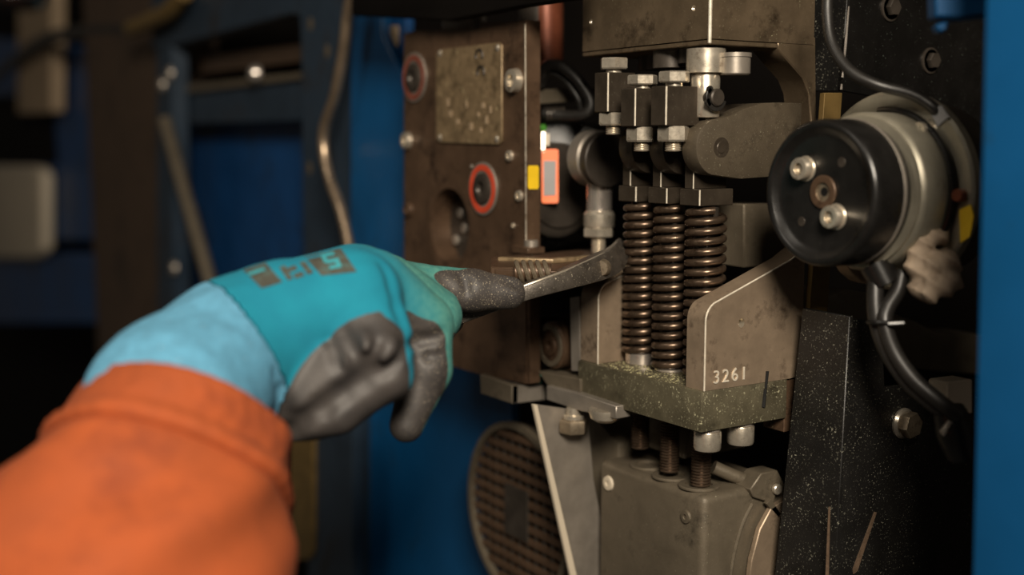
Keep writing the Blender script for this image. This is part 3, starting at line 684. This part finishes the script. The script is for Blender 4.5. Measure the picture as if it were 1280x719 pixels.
# black guard
GD = thing('black_guard', 'dusty black folded sheet guard with a bolt at the lower right', 'guard', (67, -40, -160))
f0 = pD(1062, 396, 690); GX = f0[0]; GY = f0[1]
foldb = pY(1040, 780, GY); GX2 = foldb[0]
lt = pX(1003, 385, GX); lb = pX(962, 780, GX2)
add('left_panel', (lambda A, B, C_, D: ([A, B, C_, D] + [np.array(p) + np.array([3, 0, 0]) for p in (A, B, C_, D)], [(0, 1, 2, 3), (7, 6, 5, 4), (0, 4, 5, 1), (1, 5, 6, 2), (2, 6, 7, 3), (3, 7, 4, 0)]))(lt, f0, foldb, lb), 'blackpaint', GD, .4)
add('right_panel', polypx([(1063, 397), (1102, 404), (1106, 484), (1180, 477), (1225, 474), (1225, 780), (1041, 780)], 1, GY + .2, 3), 'blackpaint', GD, .3)
b = pY(1128, 529, GY)
bo = add('bolt', hexa(b + NY * 3, NY, 14, 6, .2), 'nut_dark', GD)
add('washer', lathe([(0, 0), (9.4, 0), (9.4, 1.2), (8, 2.8), (0, 3)], b, NY, 32), 'zinc', bo)
add('scratch', prism([pY(x, y, GY - .15) for x, y in ((1036, 634), (1038, 634), (1036, 722), (1032, 722))], (0, .3, 0)), 'scratch', GD, smooth=0)
add('scratch', prism([pY(x, y, GY - .15) for x, y in ((1093, 640), (1096, 641), (1072, 714), (1067, 718), (1066, 712))], (0, .3, 0)), 'scratch', GD, smooth=0)

# ================================================================== blue post at the right and bracket above
q = pD(1222, 360, 520); 
pts = [pY(1200, 1360, q[1]), pY(1236, -190, q[1])]
V = []
for p in (pts[0], pts[1]):
    for dx, dy in ((0, 0), (60, 0), (60, -120), (0, -120)): V.append(p + np.array([dx, dy, 0]))
tag(add('blue_post', (V, [(0, 1, 2, 3), (7, 6, 5, 4), (0, 4, 5, 1), (1, 5, 6, 2), (2, 6, 7, 3), (3, 7, 4, 0)]), 'blue', None, 1.5, seg=2), 'blurred bright blue steel post along the right edge', 'post')
BB = thing('blue_bracket', 'small blurred blue bracket at the top right beside the blue post', 'bracket', pD(1200, 30, 560))
add('flange', prism([pD(x, y, 575) for x, y in ((1168, -30), (1300, -30), (1300, 10), (1200, 22), (1170, 20))], FW * 12), 'blue', BB, 1)
add('tab', prism([pD(x, y, 575) for x, y in ((1170, 30), (1186, 26), (1184, 38), (1174, 40))], FW * 8), 'blue', BB, 1)

# ================================================================== left background: blue cabinet frame, receding to the left
BX = 40.0
def wallpoly(px, x, t=8): return prism([pX(a, b, x) for a, b in px], (t, 0, 0))
BPN = thing('blue_housing', 'bright blue machine housing behind the gloved hand', 'housing', pX(480, 719, 40))
add('upper_sheet', wallpoly([(438, 16), (478, 20), (478, 44), (500, 92), (520, 92), (520, 470), (438, 470)], 30), 'blue', BPN, 1)
add('lower_sheet', wallpoly([(440, 440), (640, 440), (640, 780), (440, 780)], 60), 'blue', BPN, 1)
add('notch_plate', wallpoly([(474, 20), (508, 20), (508, 94), (474, 94)], 44), 'bluedark', BPN, 1)
add('worn_patch', wallpoly([(484, 32), (497, 32), (497, 58), (484, 62)], 42, 2), 'beige', BPN, 1)
CF = thing('cabinet_frame', 'dirty dark blue cabinet frame around a black opening', 'frame', pX(320, 719, BX))
add('right_post', wallpoly([(372, -30), (440, -30), (440, 780), (384, 780), (379, 300), (376, 60)], BX, 24), 'blueframe', CF, 2)
add('top_beam', wallpoly([(190, -30), (376, -30), (376, 20), (362, 18), (205, 60), (190, 60)], BX, 24), 'blueframe', CF, 2)
add('left_post', wallpoly([(196, 60), (214, 56), (218, 400), (206, 470), (196, 470)], BX, 24), 'blueframe', CF, 2)
add('door_panel', wallpoly([(210, 150), (378, 130), (384, 470), (214, 480)], BX + 60, 8), 'bluedark', CF, 1)
add('upper_back', wallpoly([(206, 40), (378, 0), (378, 140), (206, 160)], BX + 110, 8), 'back', CF, 1)
rail = add('rail', wallpoly([(216, 118), (378, 98), (378, 150), (216, 156)], BX + 26, 50), 'blueframe', CF, 2)
add('rail_lip', wallpoly([(216, 108), (378, 90), (378, 98), (216, 118)], BX + 20, 56), 'casting', CF, 1)
add('back_rail', wallpoly([(250, 70), (378, 55), (378, 76), (250, 92)], BX + 40, 20), 'brown', CF, 1)
add('bolt_head', lathe([(0, 12), (7, 10), (10, 5), (10, 0)], pX(323, 92, BX + 18), NX, 24), 'bright', CF)
for x, y in ((214, 92), (204, 106), (219, 335)): add('bolt_head', lathe([(0, 7), (8, 5), (10, 0)], pX(x, y, BX), NX, 20), 'greysteel', CF)
for x, y in ((388, 30), (409, 64), (387, 210)): add('paint_chip', lathe([(0, .6), (5, .4), (7, 0)], pX(x, y, BX), NX, 10), 'casting', CF)
add('strut', tube([pX(206, 150, BX - 8), pX(228, 230, BX - 8), pX(262, 350, BX - 8), pX(280, 420, BX - 8)], 9, 14, 2), 'casting', CF)
add('rust_edge', wallpoly([(437, 540), (444, 540), (444, 780), (437, 780)], BX - 2, 6), 'copper', CF, .5)
tag(add('yellowed_strip', wallpoly([(362, 548), (391, 540), (391, 690), (386, 700), (362, 700)], 10, 6), 'brass', None, 1), 'yellowed strip below the glove and sleeve', 'strip')
tag(add('dark_post', wallpoly([(388, 530), (440, 520), (440, 790), (388, 790)], 14, 12), 'blueframe', None, 1), 'dark blue post below the gloved fist', 'post')
tag(add('bent_tube', tube([pX(x, y, 6) for x, y in ((440, -12), (434, 22), (430, 60), (419, 118), (406, 158), (405, 190), (413, 226), (426, 262), (436, 306), (446, 350), (452, 420))], 5.2, 14), 'bronze_tube', None), 'wavy bare metal tube in front of the blue cabinet', 'tube')

# far left
tag(add('brown_column', box(*pX(0, 0, 60)[[0]], *[200], *sorted((pX(205, 300, 60)[1], pX(116, 300, 60)[1])), -700, 900), 'brown', None, 3), 'rusty brown column left of the blue cabinet', 'column')
FP = thing('blue_locker', 'dim blue locker far behind on the left', 'locker', pX(60, 480, 130))
add('door', wallpoly([(-80, 40), (128, 60), (128, 300), (-80, 300)], 130, 30), 'bluedark', FP, 3)
add('lower_door', wallpoly([(-80, 316), (130, 316), (130, 404), (-80, 404)], 130, 30), 'bluedark', FP, 3)
add('dark_gap', wallpoly([(-80, 120), (64, 120), (70, 205), (-80, 205)], 126, 4), 'back', FP, 1)
pb = [(-60, 207), (40, 207), (48, 210), (52, 218), (52, 312), (48, 320), (40, 323), (-60, 323)]
jb = tag(add('junction_box', wallpoly(pb, 96, 28), 'boxgrey', None, 10, seg=3), 'pale grey junction box with rounded corners at the left edge', 'box')
tag(add('beige_post', wallpoly([(22, -40), (64, -40), (63, 140), (22, 142)], 90, 30), 'beige', None, 3), 'blurred beige post at the top left', 'post')
tag(add('hanging_cable', tube([pX(x, y, 70) for x, y in ((-20, 110), (20, 74), (60, 48), (120, 38), (170, 36), (215, 30))], 12, 12), 'rubber', None), 'dark cable sagging across the top left background', 'cable')
tag(add('pipe_elbow', tube([pX(x, y, 24) for x, y in ((165, 36), (185, 28), (212, 14), (230, -10))], 12, 12), 'brass', None), 'dull brass pipe bend at the top of the brown column', 'pipe')
tag(add('corner_fitting', lathe([(0, 0), (9, 0), (11, 2), (11, 16), (8, 26), (0, 28)], pD(16, 7, 420), UPV, 32), 'blackplastic', None), 'black rounded fitting cut off by the top left corner', 'fitting')  # dark rounded fitting in the near corner, not a lamp

# ================================================================== wrench
WR = thing('adjustable_wrench', 'dusty adjustable wrench held by the glove on the rod end nut', 'wrench', pD(700, 345, 750))
ctl = [(480, 430, 704), (575, 394, 711), (655, 365, 712), (705, 349, 722), (742, 336, 745), (760, 328, 762), (770, 319, 778), (774, 309, 796)]
path = catmull([pD(*c) for c in ctl], 5); m_ = len(path)
side = FW - ZU * np.dot(FW, ZU)
hs = np.interp(np.linspace(0, 1, m_), [0, .14, .29, .43, .57, .72, .86, 1], [9, 9, 9.5, 12, 15.5, 16.5, 14, 9])
ws = np.interp(np.linspace(0, 1, m_), [0, .29, .57, 1], [14, 14, 13, 11])
add('handle', sweepbox(path, ws, hs, side), 'wrench', WR, 1.3, seg=2)
add('bright_edge', tube([p + np.cross(RT, side) * 0 + ZU * (hs[i] / 2 - .5) - FH * (ws[i] / 2 - .45) for i, p in enumerate(path) if 9 < i < 24], .9, 8, 0), 'zinc', WR)
add('pin', lathe([(0, 2.6), (4.6, 2.2), (5.4, 0), (5.4, -3)], pD(752, 335, 742), -FH * .85 - RT * .35, 26), 'nut_dark', WR)
ZH = 68.0
add('head', prism([pZ(x, y, ZH) for x, y in ((618, 336), (700, 339), (752, 326), (772, 312), (770, 306), (735, 311), (680, 316), (620, 320))], (0, 0, -9)), 'brownplate', WR, 1.0, seg=2)
add('jaw', prism([pZ(x, y, ZH - 8) for x, y in ((613, 352), (690, 354), (690, 338), (613, 338))], (0, 0, 9)), 'brownplate', WR, .8)
add('jaw_rail', sweepbox([pZ(624, 324, ZH + 1.6), pZ(690, 326, ZH + 1.6), pZ(740, 322, ZH + 1.6)], [7, 7, 6], [3, 3, 3], side), 'plate', WR, .5)
wd = (RT * 1.0); wc = pD(643, 340, 722)
worm = add('worm', cyl(wc, wd, 5.2, 22, 24), 'brownplate', WR)
for k in range(5):
    p = wc + wd * (3 + k * 4.2)
    add('worm_ridge', lathe([(5.2, -1.6), (7.2, -1.2), (7.8, 0), (7.2, 1.2), (5.2, 1.6)], p, wd * .93 + UPV * .3, 26, closed=True), 'nut_dark', worm)

# ================================================================== person: gloved hand and sleeve
PE = thing('person', 'forearm in an orange work sleeve, hand in a turquoise and black glove gripping the wrench', 'person', pD(227, 560, 540))

def surface_nets(f, lo, hi, h):
    xs = [np.arange(lo[i], hi[i] + h, h) for i in range(3)]
    G = np.stack(np.meshgrid(*xs, indexing='ij'), -1); sh = G.shape[:3]
    val = f(G.reshape(-1, 3)).reshape(sh); s = val < 0
    n0, n1, n2 = sh
    cor = [(i, j, k) for i in (0, 1) for j in (0, 1) for k in (0, 1)]
    cell = lambda A, c: A[c[0]:n0 - 1 + c[0], c[1]:n1 - 1 + c[1], c[2]:n2 - 1 + c[2]]
    cnt = sum(cell(s, c).astype(int) for c in cor); act = (cnt > 0) & (cnt < 8)
    ids = -np.ones(act.shape, int); ai = np.argwhere(act); ids[act] = np.arange(len(ai))
    acc = np.zeros((len(ai), 3)); num = np.zeros(len(ai))
    for a in cor:
        for b in cor:
            d = [b[i] - a[i] for i in range(3)]
            if sorted(d) != [0, 0, 1]: continue
            va = cell(val, a)[act]; vb = cell(val, b)[act]; m = (va < 0) != (vb < 0)
            t = np.where(m, va / np.where(np.abs(va - vb) < 1e-12, 1, va - vb), 0)
            p = np.array(a)[None] + t[:, None] * np.array(d)[None]
            acc[m] += p[m]; num[m] += 1
    V = (ai + acc / num[:, None]) * h + np.array([x[0] for x in xs])
    Fc = []
    for ax in range(3):
        o1, o2 = [(1, 2), (2, 0), (0, 1)][ax]
        sl0 = [slice(None)] * 3; sl1 = [slice(None)] * 3; sl0[ax] = slice(0, -1); sl1[ax] = slice(1, None)
        ch = s[tuple(sl0)] != s[tuple(sl1)]
        e = np.argwhere(ch)
        ok = np.all([(e[:, o] > 0) & (e[:, o] < sh[o] - 1) for o in (o1, o2)], 0); e = e[ok]
        fl = s[tuple(sl0)][tuple(e.T)]
        q = []
        for da, db in ((-1, -1), (0, -1), (0, 0), (-1, 0)):
            c = e.copy(); c[:, o1] += da; c[:, o2] += db; q.append(ids[tuple(c.T)])
        q = np.stack(q, 1); q[~fl] = q[~fl][:, ::-1]; Fc.append(q)
    return V, np.concatenate(Fc)

# each limb piece: two photo points with depth, two radii in pixels, softness (mm), kind, dorsal direction (px right, px up, towards camera), coat threshold
def P3(t): return pD(*t)
HAND = [
    # a, b, ra, rb, k, dorsal, thr   (thr: coat where dorsal component/r < thr; 9 = all coated, -9 = none)
    ((215, 508, 548), (292, 436, 590), 112, 84, 6, (0, 1, 0), -9),
    ((292, 436, 590), (345, 405, 606), 84, 78, 10, (0, 1, 0), -9),
    ((345, 415, 602), (440, 372, 612), 76, 62, 10, (0, 1, .3), -9),        # little-finger side of the palm
    ((350, 398, 632), (446, 365, 642), 70, 62, 10, (0, 1, 0), -9),
    ((360, 395, 660), (470, 366, 672), 62, 50, 10, (0, 1, 0), -9),
    ((392, 498, 594), (462, 440, 592), 52, 46, 7, (0, 1, 0), 9),           # heel of the palm, coated
    ((372, 505, 600), (420, 470, 600), 40, 50, 6, (0, 1, 0), 9),
    # little finger, folded back
    ((448, 388, 604), (464, 414, 601), 52, 46, 7, (.25, .95, .2), -.12),
    ((464, 414, 601), (480, 440, 598), 46, 40, 7, (1, .2, 0), .66),
    ((480, 440, 598), (484, 470, 596), 40, 34, 4, (1, 0, 0), .70),
    ((482, 472, 594), (420, 512, 590), 32, 31, 3, (0, -1, 0), 9),
    ((420, 512, 590), (368, 534, 592), 31, 19, 3, (0, -1, 0), 9),
    # ring finger, drooping
    ((470, 365, 632), (528, 404, 642), 50, 39, 4, (.6, .8, 0), .16),
    ((528, 404, 642), (532, 462, 640), 38, 33, 2.5, (1, .1, -.1), .72),
    ((532, 462, 640), (508, 532, 634), 32, 22, 2.5, (1, -.2, -.2), .88),
    # middle finger, hidden behind the ring finger
    ((480, 360, 662), (540, 395, 676), 44, 36, 3, (.7, .7, 0), .0),
    ((540, 395, 676), (528, 450, 674), 33, 28, 2, (1, 0, 0), 9),
    # index finger along the wrench
    ((472, 360, 676), (525, 362, 690), 42, 33, 4, (0, 1, 0), .30),
    ((525, 362, 690), (590, 363, 696), 31, 27, 3, (0, 1, 0), .86),
    ((590, 363, 696), (636, 366, 700), 26.5, 20, 3, (0, 1, 0), 9),
    # thumb on the far side of the handle
    ((400, 420, 690), (500, 420, 712), 40, 30, 5, (0, 1, 0), 9),
    ((500, 420, 712), (560, 400, 722), 28, 22, 3, (0, 1, 0), 9),
]
caps = []
for a, b, ra, rb, k, dv, thr in HAND:
    caps.append((P3(a), P3(b), ra * mpp(a[2]), rb * mpp(b[2]), k, RT * dv[0] + UPV * dv[1] - FW * dv[2], thr))
def vnoise(p, s, seed=0):
    """cheap smooth value noise"""
    q = p / s; i = np.floor(q).astype(int); f = q - i; f = f * f * (3 - 2 * f); out = 0
    for dx in (0, 1):
        for dy in (0, 1):
            for dz in (0, 1):
                hsh = ((i[:, 0] + dx) * 73856093 ^ (i[:, 1] + dy) * 19349663 ^ (i[:, 2] + dz) * 83492791 ^ seed * 2654435) & 0xffff
                w_ = (f[:, 0] if dx else 1 - f[:, 0]) * (f[:, 1] if dy else 1 - f[:, 1]) * (f[:, 2] if dz else 1 - f[:, 2])
                out = out + w_ * (hsh / 32768.0 - 1)
    return out
def capd(p, a, b, ra, rb):
    ab = b - a; t = np.clip(((p - a) @ ab) / (ab @ ab), 0, 1); c = a + t[:, None] * ab
    dv = p - c; r = ra + (rb - ra) * t
    return np.linalg.norm(dv, axis=1) - r, dv, r
def base_sdf(p):
    d = None
    for a, b, ra, rb, k, dv, thr in caps:
        e, _, _ = capd(p, a, b, ra, rb)
        if d is None: d = e
        else:
            h = np.clip(0.5 + 0.5 * (d - e) / k, 0, 1); d = d + (e - d) * h - k * h * (1 - h)
    return d
def on_base(px, py):
    """nearest point of the smooth hand along one line of sight"""
    t = 480.0; r = ray(px, py); ln = np.linalg.norm(r)
    for _ in range(60):
        e = base_sdf((CAM + r * t)[None])[0]
        if e < 0.05: break
        t += e / ln * 0.9
        if t > 760: return None
    return CAM + r * t
# grooves pressed into the coat: crease between palm heel and folded finger, wrinkles at the knuckle, seams between fingers
GROOVE = [([(356, 543), (378, 528), (402, 512), (430, 492), (452, 477), (462, 466)], 4.2), ([(430, 416), (438, 434), (446, 452), (450, 470)], .7),
          ([(470, 434), (465, 450), (456, 464)], .9), ([(506, 440), (494, 456), (478, 466), (462, 470)], 1.8),
          ([(412, 424), (418, 440), (424, 462)], 1.4), ([(512, 432), (526, 426), (540, 424), (552, 418)], 1.8), ([(520, 450), (536, 446), (550, 444)], 1.0),
          ([(482, 334), (492, 358), (499, 384), (506, 404)], 1.8), ([(345, 470), (352, 490), (356, 520)], 1.2), ([(632, 352), (645, 356), (655, 362)], 1.0), ([(575, 342), (582, 352), (584, 366)], 1.0)]
grooves = []
for pts, r in GROOVE:
    q = [on_base(*p) for p in pts]
    for i in range(len(q) - 1):
        if q[i] is not None and q[i + 1] is not None and np.linalg.norm(q[i] - q[i + 1]) < 40: grooves.append((q[i], q[i + 1], r))
RIDGE = [([(455, 418), (459, 432), (458, 448)], .8), ([(490, 424), (488, 436), (478, 452)], .6), ([(416, 434), (428, 450), (434, 466)], 1.0)]
ridges = []
for pts, r in RIDGE:
    q = [on_base(*p) for p in pts]; ridges += [(q[i], q[i + 1], r) for i in range(len(q) - 1)]
def hand_sdf(p):
    d = base_sdf(p); near = np.abs(d) < 10
    pn = p[near]; dn = d[near]
    for a, b, r in ridges:
        e, _, _ = capd(pn, a, b, r, r); k = 7.0
        h = np.clip(0.5 + 0.5 * (dn - e) / k, 0, 1); dn = dn + (e - dn) * h - k * h * (1 - h)
    for a, b, r in grooves:
        e, _, _ = capd(pn, a, b, r, r); e = -e; k = 5.0
        h = np.clip(0.5 - 0.5 * (dn - e) / k, 0, 1); dn = dn + (e - dn) * h + k * h * (1 - h)
    dn = dn + 0.8 * vnoise(pn, 15, 3) + 0.4 * vnoise(pn, 6, 5)
    d[near] = dn
    return d
allp = np.array([c[0] for c in caps] + [c[1] for c in caps]); mr = max(max(c[2], c[3]) for c in caps)
lo = allp.min(0) - 42; hi = allp.max(0) + 42
HV, HF = surface_nets(hand_sdf, lo, hi, 1.7)
# colouring: coat per nearest piece, dust towards the finger tips
best = np.full(len(HV), 1e9); coat = np.zeros(len(HV)); wsum = np.zeros(len(HV))
for a, b, ra, rb, k, dv, thr in caps:
    e, vec, r = capd(HV, a, b, ra, rb)
    cv = np.clip(0.5 + (thr - (vec @ (dv / np.linalg.norm(dv))) / r) * 2.2, 0, 1)
    wgt = np.exp(-np.clip(e, -3, 30) / 1.6); coat += wgt * cv; wsum += wgt
coat /= wsum
dq = (HV - CAM); dz = dq @ FW; ipx = 640 + F * (dq @ RT) / dz
reach = (HV - P3((400, 380, 610))) @ ((P3((640, 365, 700)) - P3((400, 380, 610))) / np.linalg.norm(P3((640, 365, 700)) - P3((400, 380, 610))))
dust = np.clip((reach - 28) / 32, 0, 1)
# split at the wrist: knitted cuff behind, glove in front
wa, wb_ = P3((292, 436, 590)), P3((440, 372, 612)); wd = (wb_ - wa) / np.linalg.norm(wb_ - wa)
ax_w = (P3((345, 405, 606)) - P3((215, 508, 548))); ax_w /= np.linalg.norm(ax_w)
cn = RT * .82 + UPV * .57 + FW * .44; cn /= np.linalg.norm(cn)
cut = (HV - P3((250, 357, 603))) @ cn
eh = np.min([capd(HV, *caps[i][:4])[0] for i in (5, 6, 9, 10, 11)], 0); ew = np.min([capd(HV, *caps[i][:4])[0] for i in (0, 1)], 0)
cut = np.where((eh < ew + .5) & (coat > .3), np.maximum(cut, 1.0), cut)
fcut = cut[HF].mean(1)
def submesh(mask, name, m, parent):
    f = HF[mask]; u, inv = np.unique(f, return_inverse=True); f = inv.reshape(f.shape)
    V = HV[u]; c = (V.min(0) + V.max(0)) / 2
    me = bpy.data.meshes.new(name); me.from_pydata(((V - c) * MM).tolist(), [], f.tolist())
    for nm, arr in (('coat', coat), ('dust', dust)):
        at_ = me.attributes.new(nm, 'FLOAT', 'POINT'); at_.data.foreach_set('value', arr[u].astype(np.float32))
    for p in me.polygons: p.use_smooth = True
    me.materials.append(M[m]); o = bpy.data.objects.new(name, me); COL.objects.link(o); o.parent = parent
    o.location = tom(c) - wloc(parent); md = o.modifiers.new('relax', 'SMOOTH'); md.factor = 0.5; md.iterations = 4
    return o
gl = submesh(fcut > 0, 'glove', 'glove', PE); gl['label'] = 'turquoise glove with a dark coated palm and fingers'
kc = submesh((fcut <= 0) & (fcut > -85), 'knit_cuff', 'knit', gl); kc['label'] = 'light blue knitted cuff'
bvh = BVHTree.FromPolygons([Vector(v) for v in HV], [tuple(int(i) for i in q) for q in HF])
def on_glove(px, py, off=0.35):
    r = ray(px, py); hit = bvh.ray_cast(Vector(CAM), Vector(r / np.linalg.norm(r)))
    if hit[0] is None: return None
    nrm = np.array(hit[1]); 
    if nrm @ r > 0: nrm = -nrm
    return np.array(hit[0]) + nrm * off
def decal(name, quad, m, nu=10, nv=6, off=0.35):
    """a printed patch lying on the glove's surface"""
    q = [np.array(p, float) for p in quad]; V = []; Fc = []
    for j in range(nv + 1):
        for i in range(nu + 1):
            u, v = i / nu, j / nv; p = (q[0] * (1 - u) + q[1] * u) * (1 - v) + (q[3] * (1 - u) + q[2] * u) * v
            h_ = on_glove(p[0], p[1], off)
            if h_ is None: return None
            V.append(h_)
    for j in range(nv):
        for i in range(nu): a = j * (nu + 1) + i; Fc.append((a, a + 1, a + nu + 2, a + nu + 1))
    V = np.array(V)
    o = add(name, (V, Fc), m, gl, smooth=60); return o
M['print'] = mat('dark_glove_print', (66, 66, 58), 0.8, 0.0, 0.25, 200, 0, bump=0.2, grime=0.4, grimecol=(60, 96, 94), gscale=220)
M['teal_letter'] = mat('turquoise_letter', (50, 140, 150), 0.9, 0, .1, 100, 0, bump=.1)
decal('printed_patch', [(304, 338), (332, 329), (353, 353), (327, 361)], 'print')
decal('printed_patch', [(380, 321), (426, 311), (446, 340), (402, 345)], 'print')
for q in ([(349, 335), (356, 332), (366, 349), (360, 351)], [(358, 336), (369, 332), (372, 337), (362, 341)], [(366, 344), (377, 340), (381, 345), (370, 349)], [(374, 329), (381, 327), (392, 341), (385, 344)], [(345, 327), (370, 320), (372, 324), (348, 331)]):
    decal('printed_mark', q, 'print', 4, 3, .38)
for q in ([(400, 320), (417, 316), (419, 320), (403, 324)], [(401, 321), (406, 320), (411, 329), (406, 330)], [(406, 327), (422, 324), (424, 328), (409, 331)], [(418, 325), (423, 324), (427, 334), (422, 335)], [(411, 334), (426, 331), (428, 335), (413, 338)],
          [(309, 343), (330, 336), (333, 339), (312, 346)]):
    decal('printed_letter', q, 'teal_letter', 4, 3, .75)

# --- sleeve
S0 = pD(233, 523, 548); imd = RT * .20 + UPV * .98; imd /= np.linalg.norm(imd)
SAX = imd * .83 + FW * .56; SAX /= np.linalg.norm(SAX)
su = np.cross(SAX, FW); su /= np.linalg.norm(su); sv = np.cross(SAX, su)
def sleeve(prof, n, wr, seed, inner=None):
    """prof: (distance back along the arm, radius); wr: wrinkle height"""
    V = []; Fc = []; rows = []
    for s, r, wv in prof:
        row = []
        for k in range(n):
            a = 2 * math.pi * k / n
            p = S0 - SAX * s + (su * math.cos(a) + sv * math.sin(a)) * r
            row.append((p, a, s, r, wv))
        rows.append(row)
    P = np.array([q[0] for row in rows for q in row]); A = np.array([q[1] for row in rows for q in row]); Sx = np.array([q[2] for row in rows for q in row]); W_ = np.array([q[4] for row in rows for q in row])
    dr = W_ * (5.0 * vnoise(P, 44, seed) + 3.0 * vnoise(P, 21, seed + 1) + 2.4 * np.sin(A * 5 + Sx * .06 + 1.5 * np.sin(A * 2 + Sx * .03)))
    dr = dr + wr * np.sin(A * 34 + 1.2 * np.sin(Sx * .4)) * 0.5
    P = P + (su[None] * np.cos(A)[:, None] + sv[None] * np.sin(A)[:, None]) * dr[:, None]
    for i in range(len(rows) - 1):
        for k in range(n): Fc.append((i * n + k, i * n + (k + 1) % n, (i + 1) * n + (k + 1) % n, (i + 1) * n + k))
    return P, Fc
def dens(pr, step):
    out = []; s = pr[0][0]
    ss = [p[0] for p in pr]; 
    xs = np.arange(ss[0], ss[-1] + .01, step)
    return [(x, np.interp(x, ss, [p[1] for p in pr]), np.interp(x, ss, [p[2] for p in pr])) for x in xs]
body = dens([(22, 51, .1), (29, 53, .3), (34, 56.5, .7), (48, 61, 1.0), (75, 66, 1.2), (120, 72, 1.3), (185, 77, 1.3), (260, 80, 1.3)], 2.0)
slv = add('sleeve', sleeve(body, 120, 0, 11), 'orange', PE, smooth=80, label='orange work jacket sleeve')
cuff = [(6, 44, .2), (1, 45, .2), (-.8, 46.5, .2), (0, 48.5, .3)] + [(s, 48.5 + s * .24, .4) for s in np.arange(1.5, 20, 1.5)] + [(21, 54.2, .4), (23, 56, .4), (25, 57.2, .4), (27.5, 57.2, .4), (29.5, 55.8, .4), (30.5, 53, .3), (30.5, 50, .2)]
cu = add('cuff', sleeve(cuff, 140, .5, 23), 'orange', slv, smooth=80, label='stitched cuff with a raised hem')

# lump of putty stuck on the motor, creased by finger marks
PB = [((1150, 302), (1178, 294), 15, 11), ((1148, 332), (1186, 326), 17, 16), ((1152, 360), (1184, 352), 16, 18), ((1150, 318), (1160, 366), 16, 15), ((1186, 330), (1192, 350), 12, 11)]
pbs = [(pD(*a, 640), pD(*b, 640), ra * mpp(640), rb * mpp(640)) for a, b, ra, rb in PB]
def putty_sdf(p):
    d = None
    for a, b, ra, rb in pbs:
        e = capd(p, a, b, ra, rb)[0]; k = 2.5
        if d is None: d = e
        else:
            h = np.clip(0.5 + 0.5 * (d - e) / k, 0, 1); d = d + (e - d) * h - k * h * (1 - h)
    x = p @ RT; y = p @ UPV
    return d + 1.7 * np.abs(np.sin((x * .55 + y * .8) * .42)) - 1.0 + 1.1 * vnoise(p, 7, 9) + .7 * vnoise(p, 3, 4)
pp = np.array([q[0] for q in pbs] + [q[1] for q in pbs])
PV, PF = surface_nets(putty_sdf, pp.min(0) - 12, pp.max(0) + 12, 0.9)
tag(add('putty_lump', (PV, PF.tolist()), 'putty', None, smooth=60), 'crumbly pale grey putty lump stuck on the round motor', 'putty')
